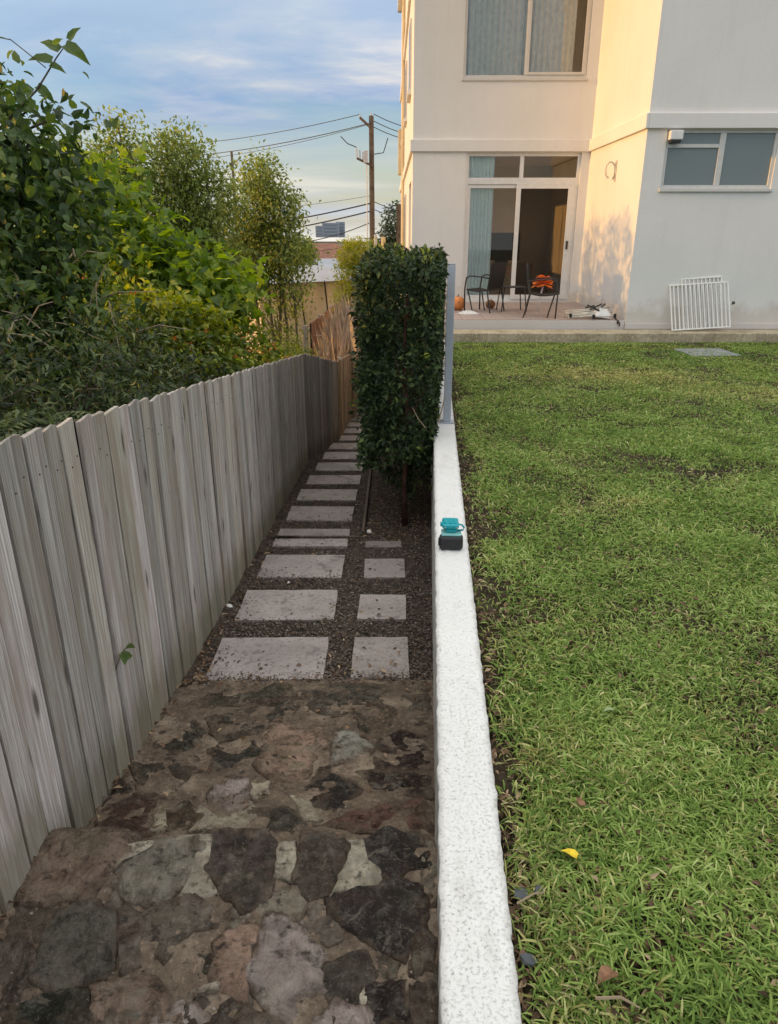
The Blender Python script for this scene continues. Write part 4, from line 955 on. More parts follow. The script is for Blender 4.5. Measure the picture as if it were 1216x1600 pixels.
# cordless tool standing on the wall
t = empty('cordless_tool', (0.335, 3.50, 0.004), rz, label='small teal cordless tool with a chunky black battery base sitting on the white wall', cat='tool')
def rbox(x0, x1, y0, y1, z0, z1, r): return MB().box(x0, x1, y0, y1, z0, z1)
o = MB().box(-.064, .064, 0, .060, 0.0, .078).obj('battery', M['rubber'], t, bevel=.016, seg=4)
for z in (.022, .036, .050): MB().box(-.0695, -.0635, .012, .045, z, z + .008).obj('latch', M['rubber'], o, bevel=.002)
MB().box(-.040, .040, -.003, -.0005, .018, .056).obj('face_plate', M['black'], o, bevel=.001)
MB().box(-.054, .054, .010, .090, .0785, .090).obj('collar', M['teal_pale'], t, bevel=.005, seg=3)
MB().box(-.031, .027, .030, .085, .0905, .112).obj('grip', M['teal'], t, bevel=.008, seg=3)
MB().box(-.050, .040, .022, .135, .1125, .141).obj('body', M['teal'], t, bevel=.012, seg=4)
MB().tube([(.036, .06, .131), (.056, .06, .128), (.069, .06, .112), (.064, .06, .098), (.030, .06, .094)], .0055, 8).obj('guard_loop', M['teal'], t, smooth=True)
MB().tube([(-.046, .07, .126), (-.060, .07, .125)], [.015, .012], 10).obj('nozzle', M['teal'], t, smooth=True)
for x in (-.032, -.006, .020): MB().box(x - .007, x + .007, .04, .11, .1412, .146).obj('rib', M['teal'], t, bevel=.0015)
for x in (-.034, .030): MB().tube([(x, .019, .127), (x, .0215, .127)], .004, 8).obj('screw', M['steel'], t)

# concrete lid in the lawn
o = MB().box(-.36, .36, -.33, .33, -.06, .022).obj('drain_cover', M['lid'], bevel=.006); o.location = (4.70, 10.65, -.05); o.rotation_euler = (0, 0, .05)
tag(o, 'flat grey concrete drain cover set in the lawn', 'drain cover')

# ------------------------------------------------------------------ porch furniture
PZ = 0.2485
def chair(loc, rz, label, seat_h=.40):
    c = empty('patio_chair', loc, rz, label=label, cat='chair', group='dark patio chairs on the porch')
    # local: faces +x, width along y
    for sy in (-1, 1):
        y = sy * .27
        MB().tube([(.24, y, 0), (.25, y, .40), (.22, y, .60), (.14, y, .635), (-.12, y, .62), (-.27, y, .60)], .014, 6).obj('armrest', M['dark_metal'], c, smooth=True)
        MB().tube([(-.30, y * .96, 0), (-.22, y * .96, .38)], .013, 6).obj('leg', M['dark_metal'], c)
        MB().tube([(.10, y * .8, 0.0), (.20, y * .88, .38)], .012, 6).obj('leg', M['dark_metal'], c)
        MB().tube([(-.22, y * .96, .38), (-.30, y * .96, .86)], .013, 6).obj('back_frame', M['dark_metal'], c)
    b = MB(); n = 8
    for i in range(n + 1):
        t = i / n; x = .24 - .45 * t; z = seat_h - .03 * math.sin(math.pi * t)
        b.v += [(x, -.25, z), (x, .25, z), (x, .25, z - .012), (x, -.25, z - .012)]
    for i in range(n):
        q = i * 4
        for k in range(4): b.f.append((q + k, q + (k + 1) % 4, q + 4 + (k + 1) % 4, q + 4 + k))
    b.obj('seat', M['sling'], c)
    b = MB()
    for i in range(n + 1):
        t = i / n; x = -.215 - .085 * t - .02 * math.sin(math.pi * t); z = .41 + .46 * t
        b.v += [(x, -.245, z), (x, .245, z), (x - .012, .245, z), (x - .012, -.245, z)]
    for i in range(n):
        q = i * 4
        for k in range(4): b.f.append((q + k, q + (k + 1) % 4, q + 4 + (k + 1) % 4, q + 4 + k))
    b.f.append((n * 4, n * 4 + 1, n * 4 + 2, n * 4 + 3)); b.obj('backrest', M['sling'], c)
    return c
chair((1.76, 13.75, PZ), R(142), 'dark mesh patio chair with its back toward us, beside the orange pumpkin')
chair((2.66, 12.80, PZ), R(-13), 'dark patio chair seen side on in front of the orange ornament')
tb = empty('side_table', (2.30, 13.85, PZ), .1, label='low dark side table between the two patio chairs', cat='table')
MB().box(-.24, .24, -.2, .2, .42, .436).obj('tabletop', M['dark_metal'], tb, bevel=.004)
for sx in (-1, 1):
    for sy in (-1, 1): MB().tube([(sx * .19, sy * .16, .42), (sx * .235, sy * .19, 0)], .011, 6).obj('leg', M['dark_metal'], tb)
# pumpkins
def pumpkin(loc, r, mat, label, name):
    p = empty(name, loc, rnd.random(), label=label, cat='pumpkin')
    prof = [(0.02 * r, .16 * r)] + [(r * math.sin(a) ** .8, r * .85 * (1 - math.cos(a))) for a in np.linspace(.25, 2.9, 14)] + [(.02 * r, 1.58 * r)]
    prof[0] = (.02 * r, 0.02 * r); MB().lathe(prof, n=48, rib=.10, nr=9).obj('flesh', mat, p, smooth=True)
    MB().tube([(0, 0, 1.5 * r), (.02 * r, 0, 1.75 * r), (.15 * r, 0, 1.95 * r)], [.13 * r, .09 * r, .08 * r], 6).obj('stem', M['stem'], p)
pumpkin((1.30, 13.95, PZ), .145, M['pumpkin'], 'ribbed orange pumpkin on the porch tiles next to the grey post', 'pumpkin')
pumpkin((1.96, 14.25, PZ), .095, M['brownball'], 'small brown pumpkin on the tiles under the patio chair', 'pumpkin')
# crumpled white cloth
def crumple(name, loc, rx, ry, h, mat, seed):
    b = MB(); n, m = 26, 8
    for j in range(m):
        t = j / (m - 1)
        for k in range(n):
            a = 6.283 * k / n; q = (1 - t) * (1 + .25 * fbm(math.cos(a), math.sin(a), seed, 2)); z = h * (1 - (1 - t) ** 2) * (1 + .6 * fbm(math.cos(a) * t, math.sin(a), seed + 3, 3))
            b.v.append((rx * q * math.cos(a), ry * q * math.sin(a), max(.002, z)))
    for j in range(m - 1):
        for k in range(n): k2 = (k + 1) % n; b.f.append((j * n + k, j * n + k2, (j + 1) * n + k2, (j + 1) * n + k))
    o = b.obj(name, mat, smooth=True); o.location = loc; return o
tag(crumple('cloth', (1.44, 13.30, PZ), .19, .14, .05, M['cloth'], 3), 'crumpled white cloth lying on the tiles near the pumpkin', 'cloth')
# orange ruffled flower ornament on a stick
fl = empty('flower_ornament', (2.84, 13.75, PZ), label='big ruffled orange flower ornament on a white stick behind the patio chair', cat='ornament')
MB().tube([(-.06, 0, 0), (-.02, 0, .30), (.02, 0, .52)], .016, 8).obj('stick', M['white_metal'], fl, smooth=True)
g = np.random.default_rng(21); b = MB()
pet = MB(); 
for i in range(16):
    a = i * 2.4; tl_ = -.45 + .11 * i; rr = .20 - .004 * i
    p = MB(); n, m = 6, 5
    for j in range(m):
        for k in range(n):
            u, v = (k / (n - 1) - .5) * 1.5, j / (m - 1); r_ = rr * v; x = r_ * math.cos(u * .8) * math.cos(tl_) ; yv = r_ * math.sin(u * .8) * 1.3; z = r_ * math.sin(tl_) + .02 * math.sin(5 * u + i) * v
            p.v.append((x * math.cos(a) - yv * math.sin(a), x * math.sin(a) + yv * math.cos(a), z + .50))
    for j in range(m - 1):
        for k in range(n - 1): q = j * n + k; p.f.append((q, q + 1, q + n + 1, q + n))
    p.obj('petal', M['orange'], fl, smooth=True)
# folded frame heap at the porch edge
hp = empty('folded_frame', (3.45, 12.62, PZ), label='heap of folded pale tubes and cloth with black joints at the porch edge', cat='folding frame')
J = random.Random(4)
for i in range(9):
    y = -.22 + .05 * i; z = .03 + .022 * (i % 4); x0, x1 = -.40 + J.uniform(-.04, .06), .34 + J.uniform(-.05, .05)
    MB().tube([(x0, y, z), (0, y + J.uniform(-.04, .04), z + .03), (x1, y + J.uniform(-.05, .05), z + J.uniform(-.02, .08))], .016, 6).obj('tube', M['beige_metal'], hp, smooth=True)
for (p0, p1) in (((-.05, -.2, .16), (.22, .1, .22)), ((-.02, .12, .20), (.10, -.2, .14)), ((.12, -.1, .15), (.25, .0, .23)), ((-.08, .0, .17), (.04, -.1, .21))):
    MB().tube([p0, p1], .015, 6).obj('hinge_arm', M['dark_metal'], hp)
o = crumple('cover', (.16, -.12, .05), .20, .14, .11, M['cloth'], 8); o.parent = hp
for p in ((-.38, -.22, .06), (.0, -.27, .05), (.36, -.26, .06), (.40, -.30, -.04)): MB().box(p[0] - .02, p[0] + .02, p[1] - .02, p[1] + .02, p[2] - .035, p[2] + .035).obj('foot', M['black'], hp, bevel=.005)
b = MB().tube([(.36, -.26, .03), (.42, -.36, -.05), (.42, -.36, -.10)], .013, 6).obj('caster_arm', M['dark_metal'], hp)

# white barred gates leaning on the wall
def gate(loc, rot, w, h, bars, label):
    e_ = bpy.data.objects.new('safety_gate', None); e_.rotation_mode = 'YXZ'; e_.location = loc; e_.rotation_euler = rot; link(e_)
    tag(e_, label, 'gate', 'white barred gates leaning on the grey wall')
    b = MB(); b.box(0, w, -.011, .011, 0, .022); b.box(0, w, -.011, .011, h - .022, h); b.box(0, .022, -.011, .011, .022, h - .022); b.box(w - .022, w, -.011, .011, .022, h - .022); b.obj('frame', M['white_metal'], e_, bevel=.003)
    for i in range(bars):
        x = w * (i + 1) / (bars + 1); MB().tube([(x, 0, .022), (x, 0, h - .022)], .0115, 6, False).obj('bar', M['white_metal'], e_)
    return e_
g1 = gate((4.66, 12.0, .105), (R(-22), R(-4), R(-4)), .95, .76, 13, 'white barred safety gate in front, leaning tilted against the near grey wall')
MB().box(.985, 1.03, -.02, .02, .38, .42).obj('latch', M['dark_metal'], g1); MB().box(.94, .985, -.01, .01, .39, .41).obj('latch', M['white_metal'], g1)
gate((4.86, 12.06, .105), (R(-17), R(-4), R(-3)), .66, .84, 9, 'narrower white barred gate standing behind the tilted safety gate')

# ------------------------------------------------------------------ hedge
hg = empty('hedge', (0.1, 5.8, path_z(5.8)), label='tall dark clipped hedge with bare reddish stems beside the grey post', cat='hedge')
hb = Vector((0.1, 5.8, path_z(5.8)))
def hl(v): return tuple(Vector(v) - hb)
g = np.random.default_rng(31); Ps, Os = [], []
HX0, HY0, HY1, HT = -0.235, 5.68, 10.6, 1.375
def hx1(y): return wall_l(y) + (0.05 if np.ndim(y) == 0 else np.where(np.asarray(y) > 6.45, .12, .05))
def face(n, fn, o, thick):
    u, v = g.random(n), g.random(n); P = fn(u, v); d = np.abs(g.normal(size=n)) * thick; Ps.append(P - np.array(o) * d[:, None] + g.normal(size=(n, 3)) * .022); Os.append(np.tile(np.array(o, float), (n, 1)))
face(3600, lambda u, v: np.stack([HX0 + (hx1(HY0) - HX0) * u, np.full_like(u, HY0), -.18 + (HT + .18) * v], 1), (0, -1, 0), .10)
face(11000, lambda u, v: np.stack([np.full_like(u, HX0), HY0 + (HY1 - HY0) * u ** 1.3, -.25 - .10 * u * 4 + (HT + .25 + .4 * u) * v], 1), (-1, 0, 0), .10)
face(5200, lambda u, v: np.stack([HX0 + (hx1(HY0 + (HY1 - HY0) * v) - HX0) * u, HY0 + (HY1 - HY0) * v, np.full_like(u, HT)], 1), (0, 0, 1), .07)
face(5200, lambda u, v: np.stack([hx1(HY0 + (HY1 - HY0) * u), HY0 + (HY1 - HY0) * u, -.1 + (HT + .1) * v], 1), (1, 0, 0), .08)
face(3000, lambda u, v: np.stack([HX0 + .1 + (hx1(HY0) - HX0 - .15) * u, HY0 + .12 + (HY1 - HY0) * v * .99, -.30 + 1.6 * g.random(len(u))], 1), (0, -.5, .5), .05)
def inner(n):
    u, v, w_ = g.random(n), g.random(n), g.random(n); y = HY0 + .08 + (HY1 - HY0 - .1) * v ** 1.5
    Ps.append(np.stack([HX0 + .05 + (hx1(y) - HX0 - .08) * u, y, -.22 + 1.58 * w_], 1)); Os.append(unit(g.normal(size=(n, 3)) + np.array([0, -.6, .2])))
inner(9000)
face(1300, lambda u, v: np.stack([HX0 + .06 + (hx1(HY0) - HX0 - .12) * u, HY0 + .05 + .35 * v, -.14 - (.16 + .46 * u) * g.random(len(u)) ** 1.4], 1), (0, -1, -.3), .05)
face(420, lambda u, v: np.stack([HX0 - .02 + (hx1(HY0) - HX0) * u, HY0 - .03 + (HY1 - HY0) * v ** 2, HT - .02 + .07 * g.random(len(u)) ** 2], 1), (0, -.1, 1), .03)
P = np.concatenate(Ps); O = np.concatenate(Os)
nz = np.array([mnoise.noise(Vector((p[0] * 3.2, p[1] * 3.2, p[2] * 3.2))) for p in P])
P = P + O * (nz * .10)[:, None]; rc = np.clip((P[:, 2] - (HT - .16)) / .2, 0, 1); P[:, 0] += np.where(P[:, 0] < -.05, .05, -.03) * rc ** 2
P[:, 0] = np.minimum(P[:, 0], np.where(P[:, 2] > .03, np.where(P[:, 2] > 1.2, .0728, np.where(P[:, 1] > 7.6, .0722, .0668)) * P[:, 1] - .012 * g.random(len(P)), wall_l(P[:, 1]) - .03))
k = (nz > -.42) & ~((O[:, 1] < -.9) & (np.array([mnoise.noise(Vector((p[0] * 4 + 9, p[1] * 3, p[2] * 3.0))) for p in P]) < -.16 + .14 * (P[:, 0] > .08) * (P[:, 2] < 1.0))); P, O = P[k], O[k]
D, Nn = leaf_dirs(O, g, .25, .5); L = .055 * g.uniform(.6, 1.3, len(P))
V, F_ = leaf_arrays(P - np.array(hb), D, Nn, L, L * .55); np_obj('foliage', V, [F_], M['leaf_hedge'], hg)
J = random.Random(9)
for i, y in enumerate((5.83, 6.75, 7.7, 8.7, 9.7)):
    b = MB(); x = .13 + .055 * (y - 5.8) if i else .142; z = path_z(y) - .05
    pts = [hl((x, y, z)), hl((x - .01, y + .01, z + .45)), hl((x + .015, y - .01, z + .95)), hl((x - .02, y + .02, z + 1.5)), hl((x, y, 1.15))]
    tr = b.tube(pts, [.027, .022, .020, .016, .008], 8).obj('trunk', M['bark_red'], hg, smooth=True)
    b = MB()
    for k in range(9):
        t = J.uniform(.25, .9); zz = z + t * (1.15 - z); s0 = Vector((x, y, zz)); e1 = s0 + Vector((J.uniform(-.33, .28), J.uniform(-.22, .25), J.uniform(.1, .5)))
        b.tube([hl(s0), hl(s0.lerp(e1, .5) + Vector((0, 0, .04))), hl(e1)], [.010, .007, .003], 5)
    b.obj('branch', M['bark_red'], hg)
# stray shoots standing out of the clipped faces
SP, SD, SN, SLn = [], [], [], []
for i in range(34):
    if i < 20: p = Vector((J.uniform(HX0 + .03, .40), J.uniform(HY0, HY0 + 2.2), HT - .03)); d = Vector((J.uniform(-.3, .3), J.uniform(-.4, .2), 1)).normalized() * J.uniform(.06, .17)
    elif i < 29: p = Vector((HX0 + .02, J.uniform(HY0, HY0 + 1.6), J.uniform(-.1, 1.3))); d = Vector((-1, J.uniform(-.4, .2), J.uniform(.1, .8))).normalized() * J.uniform(.05, .11)
    else: p = Vector((J.uniform(HX0, .35), HY0, J.uniform(-.1, 1.2))); d = Vector((J.uniform(-.6, .6), -1, J.uniform(.0, .8))).normalized() * J.uniform(.05, .12)
    MB().tube([hl(p), hl(p + d)], [.0022, .0012], 4).obj('shoot', M['bark_red'], hg)
    for k in range(5):
        q = p + d * (.3 + .7 * k / 4); SP.append(hl(q)); SD.append((d.normalized() + Vector((J.uniform(-.9, .9), J.uniform(-.9, .9), J.uniform(-.3, .6))))[:]); SN.append((J.uniform(-.4, .4), -.4, .8)); SLn.append(J.uniform(.03, .055))
V, F_ = leaf_arrays(np.array(SP), np.array(SD), np.array(SN), np.array(SLn), np.array(SLn) * .55); o = np_obj('shoot_leaf', V, [F_], M['leaf_lantana'], hg); o['kind'] = 'stuff'
# a broken pale twig at the front of the hedge
MB().tube([hl((.30, 5.66, .12)), hl((.24, 5.62, .20)), hl((.19, 5.60, .30))], [.006, .005, .003], 5).obj('branch', M['twig'], hg)
MB().tube([hl((.40, 5.68, .16)), hl((.44, 5.70, .30)), hl((.45, 5.70, .37))], [.006, .005, .004], 5).obj('branch', M['twig'], hg)

# ------------------------------------------------------------------ trees and shrubs behind the fence
def plant(name, base, label, cat, lobes, Ln, asp, leafm, barkm, seed, r=.04, clump=18, spread=.12, shape=(LEAF, LEAF_F), droop=.35, shell=.5, group=None, filt=keep_left, pick=0, pick_mesh=None, twigs=4, crown='crown'):
    o = empty(name, (0, 0, 0), label=label, cat=cat, group=group)
    foliage(crown, lobes, Ln, asp, leafm, o, seed, clump, spread, shape, droop, shell, filt, pick, pick_mesh)
    limbs('trunk', base, lobes, r, barkm, o, seed, twigs); return o
LM = np_mesh('leaf', LOBED, [LOBED_F], M['leaf_maple'])
GN = 'trees and shrubs behind the grey fence'
# near vine-hung tree at the left edge
v = plant('vine_tree', (-2.3, 4.4, -.7), 'dark big-leaved tree hung with vine at the left edge, nearest of the trees', 'tree',
      [(-2.28, 4.7, 2.05, .42, .5, .42, 1700), (-2.15, 4.6, 1.55, .36, .5, .45, 1400), (-2.7, 4.6, 1.5, .6, .7, .9, 1500), (-2.12, 4.3, 1.0, .40, .5, .40, 1200), (-2.4, 4.2, .7, .6, .7, .5, 1000), (-3.3, 4.4, 1.7, .7, .8, .9, 900)],
      .072, .60, M['leaf_vine'], M['bark'], 41, .045, 9, .12, (HEART, HEART_F), .5, .35, GN, pick=190, pick_mesh=HM)
# the spray that sticks out against the sky
b = MB().tube([(-2.25, 4.6, 2.15), (-2.05, 4.75, 2.38), (-1.95, 4.85, 2.56), (-1.88, 4.9, 2.66)], [.008, .006, .004, .002], 5); b.obj('branch', M['bark'], v)
for (p, d, L) in (((-1.88, 4.9, 2.66), (.5, .1, .55), .10), ((-1.90, 4.88, 2.63), (.75, .0, -.5), .16), ((-1.93, 4.86, 2.60), (-.8, .1, .4), .13), ((-1.97, 4.83, 2.54), (-.9, -.1, .1), .14), ((-1.98, 4.82, 2.52), (.7, .1, -.3), .09),
                  ((-2.05, 4.76, 2.40), (.6, .2, -.6), .12), ((-2.08, 4.74, 2.36), (-.8, 0, .3), .15), ((-2.14, 4.70, 2.28), (.9, .1, -.25), .11), ((-2.18, 4.66, 2.22), (.7, 0, -.7), .17), ((-2.12, 4.7, 2.30), (-.4, .2, .8), .12)):
    one_leaf(HM, p, d, (.1, -.75, .6), L, L * .52, v)
b = MB().tube([(-2.75, 4.9, 2.95), (-2.55, 4.9, 2.78), (-2.35, 4.88, 2.68), (-2.2, 4.85, 2.65), (-2.0, 4.8, 2.5)], .003, 4); b.obj('tendril', M['bark'], v)
# sunlit lobed-leaf vine mass
plant('maple_vine', (-2.4, 7.0, -1.0), 'bright yellow-green mound of lobed vine leaves in the middle of the left trees', 'vine',
      [(-2.75, 7.2, 1.75, .55, .6, .50, 1000), (-2.35, 7.0, 1.35, .50, .6, .50, 1000), (-1.95, 6.9, 1.22, .42, .45, .34, 850), (-1.62, 6.9, 1.06, .33, .45, .28, 650), (-3.3, 7.2, 1.5, .6, .6, .7, 600)],
      .115, .95, M['leaf_maple'], M['bark'], 43, .04, 8, .12, (LOBED, LOBED_F), .45, .4, GN)
# three fine-leaved trees further down
plant('small_tree', (-3.3, 10.2, -1.4), 'fine-leaved tree with a pointed top, left of the two behind the yellow-green vine', 'tree',
      [(-3.35, 10.0, 2.45, .36, .35, .50, 2200), (-3.85, 10.0, 2.25, .40, .35, .45, 2000), (-3.3, 10.1, 1.85, .60, .5, .50, 2800), (-3.8, 10.2, 1.6, .7, .6, .7, 2400), (-3.2, 10, 1.2, .7, .6, .6, 1200)],
      .068, .52, M['leaf_gum'], M['bark_pale'], 45, .05, 12, .10, droop=.5, shell=.3, group=GN, twigs=8)
plant('small_tree', (-2.6, 10.6, -1.4), 'fine-leaved olive tree with a rounded top, right of the pointed one behind the vine', 'tree',
      [(-2.75, 10.4, 2.50, .40, .35, .45, 2600), (-2.45, 10.4, 2.0, .48, .4, .45, 2800), (-2.95, 10.5, 1.9, .5, .5, .5, 2400), (-2.55, 10.5, 1.4, .6, .5, .6, 2400), (-2.3, 10.5, .9, .5, .5, .5, 900)],
      .066, .50, M['leaf_gum'], M['bark_pale'], 46, .05, 12, .09, droop=.5, shell=.3, group=GN, twigs=8)
plant('small_tree', (-1.75, 11.6, -1.6), 'slender multi-stemmed tree standing alone nearest the power pole', 'tree',
      [(-1.88, 11.5, 2.30, .34, .3, .38, 1700), (-1.75, 11.5, 1.85, .46, .4, .42, 2400), (-2.25, 11.6, 1.65, .40, .4, .45, 2000), (-1.65, 11.5, 1.30, .50, .45, .42, 2300), (-2.1, 11.6, 1.05, .5, .4, .4, 1600), (-1.45, 11.4, .75, .35, .35, .35, 500), (-1.8, 11.5, .35, .42, .4, .35, 450)],
      .072, .50, M['leaf_gum'], M['bark_pale'], 47, .035, 11, .10, droop=.5, shell=.3, group=GN, twigs=7)
# lantana with orange flowers
la = plant('lantana_bush', (-1.9, 6.2, -.9), 'olive lantana bush dotted with small orange flowers above the grey fence', 'shrub',
      [(-1.75, 6.0, .66, .52, .5, .36, 1700), (-2.35, 6.0, .85, .6, .5, .42, 1700), (-1.55, 7.2, .38, .40, .7, .34, 1300), (-2.2, 7.3, .6, .6, .6, .4, 1100), (-1.42, 8.1, .15, .27, .5, .26, 800)],
      .058, .60, M['leaf_lantana'], M['bark'], 48, .025, 14, .09, (HEART, HEART_F), .3, .55, GN)
def florets(parent, lobes, n, seed, r=.016, filt=keep_left):
    g = np.random.default_rng(seed); P, O = lobe_points([(a, b_, c, rx * 1.08, ry * 1.08, rz * 1.08, n) for (a, b_, c, rx, ry, rz, _) in lobes], 6, .012, g, .9)
    P, O = filt(P, O); D = O + g.normal(size=O.shape) * .4; V, F_ = leaf_arrays(P, D, O + g.normal(size=O.shape) * .6, np.full(len(P), r * 1.4), np.full(len(P), r)); o = np_obj('flower', V, [F_], M['flower'], parent); o['kind'] = 'stuff'
florets(la, [(-1.75, 6.1, .62, .55, .6, .36, 0), (-2.35, 6.2, .85, .6, .7, .42, 0), (-1.55, 7.2, .38, .40, .7, .34, 0), (-1.42, 8.1, .15, .27, .5, .26, 0)], 330, 61)
# bright vine over the lantana
plant('creeper', (-2.1, 6.6, 0), 'bright yellow leafy creeper draped over the top of the lantana', 'vine',
      [(-1.85, 5.95, 1.03, .32, .3, .12, 480), (-1.55, 6.1, .93, .22, .3, .10, 300), (-2.12, 5.9, 1.0, .16, .2, .16, 170)], .062, .7, M['leaf_gold'], M['bark'], 49, .010, 10, .06, (HEART, HEART_F), .3, .4, GN)
# dark understorey along the fence
plant('dark_shrub', (-1.9, 3.0, -.6), 'dark tangled shrub with narrow leaves behind the near palings', 'shrub',
      [(-1.75, 2.7, .85, .42, .6, .42, 2000), (-2.1, 3.3, 1.0, .5, .6, .45, 2100), (-1.6, 3.6, .80, .38, .6, .38, 2000), (-1.9, 4.2, .75, .5, .6, .45, 1800), (-2.7, 3.2, 1.0, .6, .9, .7, 1300)],
      .058, .30, M['leaf_dark'], M['bark'], 50, .02, 14, .11, droop=.55, shell=.3, group=GN, twigs=10)
plant('dark_shrub', (-1.7, 5.0, -.7), 'low dark shrub under the lantana along the fence top', 'shrub',
      [(-1.55, 4.7, .50, .36, .6, .32, 1500), (-1.5, 5.6, .40, .32, .6, .32, 1500), (-1.95, 5.2, .7, .5, .6, .4, 1200), (-1.45, 6.5, .18, .28, .6, .28, 1200)],
      .060, .42, M['leaf_dark'], M['bark'], 51, .02, 14, .09, droop=.45, shell=.4, group=GN, twigs=8)
# fern fronds at the lower left
fe = empty('fern', (0, 0, 0), label='feathery dark fern just above the nearest palings', cat='fern', group=GN)
g = np.random.default_rng(71)
for i in range(22):
    Pl, Dl, Nl, Ll, Wl, pts = [], [], [], [], [], []
    p0 = np.array([-1.45 - .5 * g.random(), 2.2 + 1.6 * g.random(), .62 + .25 * g.random()]); a = g.uniform(-2.4, 1.2); d = np.array([math.cos(a), math.sin(a), .55]); L = g.uniform(.32, .55)
    for k in range(15):
        t = k / 14; q = p0 + d * L * t + np.array([0, 0, -.30 * L * t * t * 1.6]); side = unit(np.cross(d, [0, 0, 1.])[None])[0]
        if q[0] > -1.12: break
        pts.append(q)
        if k > 2:
            for s_ in (-1, 1): Pl.append(q); Dl.append(side * s_ + d * .5 + np.array([0, 0, -.15])); Nl.append([0, 0, 1.]); Ll.append(.13 * L / .45 * (1 - t * .8) + .015); Wl.append(.022)
    if len(pts) < 6: continue
    V, F_ = leaf_arrays(np.array(Pl), np.array(Dl), np.array(Nl), np.array(Ll), np.array(Wl)); b = MB(); b.tube([tuple(q) for q in pts], .0025, 4); n0 = len(V)
    me_v = np.concatenate([V, np.array(b.v)]); quads = [f for f in b.f if len(f) == 4]
    np_obj('frond', me_v, [F_, np.array(quads) + n0], M['leaf_dark'], fe)
# dead pale canes through the shrubs
cn = empty('dead_canes', (0, 0, 0), label='thin pale dead canes crossing in front of the dark shrubs', cat='canes', group=GN)
J = random.Random(17)
for i in range(34):
    p = Vector((J.uniform(-2.2, -1.5), J.uniform(3.2, 4.6), J.uniform(.7, 1.5))); d = Vector((J.uniform(-.3, .7), J.uniform(-.2, .3), J.uniform(-.6, .2))) * J.uniform(.4, .8)
    q = p + d; q.x = min(q.x, -1.2); MB().tube([p, p.lerp(q, .5) + Vector((0, 0, .04)), q], [.004, .0035, .002], 4).obj('cane', M['twig'], cn)
plant('golden_shrub', (-1.35, 9.8, -1.3), 'small yellow-green shrub just behind the bend of the grey fence', 'shrub',
      [(-1.32, 9.7, -.05, .25, .5, .28, 900), (-1.55, 10.5, -.05, .35, .5, .38, 900), (-1.25, 10.8, -.30, .25, .4, .3, 500)], .055, .45, M['leaf_lantana'], M['bark'], 52, .015, 12, .07, group=GN)
plant('golden_shrub', (-.72, 16.2, -2.0), 'tall feathery golden shrub rising behind the hedge beside the power pole', 'shrub',
      [(-.80, 16.2, 1.15, .26, .4, .38, 1500), (-.45, 16.3, 1.10, .30, .4, .40, 1500), (-.95, 16.1, .55, .24, .4, .5, 1300), (-.55, 16.2, .4, .32, .4, .5, 1300), (-.85, 16.0, -.1, .28, .4, .5, 800), (-.2, 16.4, .8, .28, .4, .5, 1000)],
      .085, .28, M['leaf_gold'], M['bark'], 53, .025, 12, .08, droop=.1, filt=None, twigs=6)
# dry reeds
rd_ = empty('dry_reeds', (0, 0, 0), label='clump of tall dry pinkish reeds beyond the brown fence', cat='reeds')
g = np.random.default_rng(81); n = 1500
P = np.stack([-.95 + g.normal(size=n) * .15, 14.6 + g.normal(size=n) * .7, np.full(n, -2.0)], 1); P[:, 0] = np.minimum(P[:, 0], -.72)
D = np.stack([g.normal(size=n) * .06, g.normal(size=n) * .12, np.ones(n)], 1); Ls = g.uniform(1.1, 2.2, n) + (P[:, 0] + 1.0).clip(-.5, .3) * 1.6
V, F_ = leaf_arrays(P, D, np.stack([g.normal(size=n), -np.ones(n), g.normal(size=n) * .2], 1), Ls, np.full(n, .013)); o = np_obj('stalk', V, [F_], M['reed'], rd_); o['kind'] = 'stuff'
n = 1400; bi = g.integers(0, 1500, n); t = g.uniform(.5, .98, n); Pp = P[bi] + unit(D[bi]) * (Ls[bi] * t)[:, None]
V, F_ = leaf_arrays(Pp, g.normal(size=(n, 3)) * .6 + np.array([0, 0, .5]), g.normal(size=(n, 3)), g.uniform(.08, .25, n), np.full(n, .014)); o = np_obj('blade', V, [F_], M['reed'], rd_); o['kind'] = 'stuff'

# ------------------------------------------------------------------ power pole and lines
pl = empty('power_pole', (-.66, 30.0, -3.0), label='tall brown timber power pole with crossarms rising above the hedge', cat='power pole')
MB().tube([(0, 0, 0), (0, 0, 8.68)], [.118, .090], 12).obj('pole', M['pole'], pl, smooth=True)
MB().tube([(-.42, 0, 8.62), (-.05, -.14, 8.30)], .05, 6).obj('crossarm', M['pole'], pl)
for (x, z) in ((-.42, 8.70), (.0, 8.76)): MB().tube([(x, 0, z - .06), (x, 0, z + .03)], [.035, .025], 6).obj('insulator', M['galv'], pl)
MB().tube([(-.55, -.1, 7.25), (.05, -.16, 6.98)], .045, 6).obj('crossarm', M['pole'], pl)
for i in range(4): MB().tube([(-.56 + .12 * i, -.1, 7.25 - .05 * i), (-.56 + .12 * i, -.1, 7.62 - .08 * i)], [.04, .028], 6).obj('insulator', M['galv'], pl)
MB().box(-.30, -.14, -.3, -.12, 7.08, 7.5).obj('switch_box', M['galv'], pl, bevel=.02)
MB().tube([(-.19, -.12, 7.1), (-.19, -.14, 3.3)], .022, 5).obj('conduit', M['galv'], pl)
MB().box(-.06, .12, -.26, -.13, 3.6, 4.0).obj('junction_box', M['dark_metal'], pl, bevel=.02)
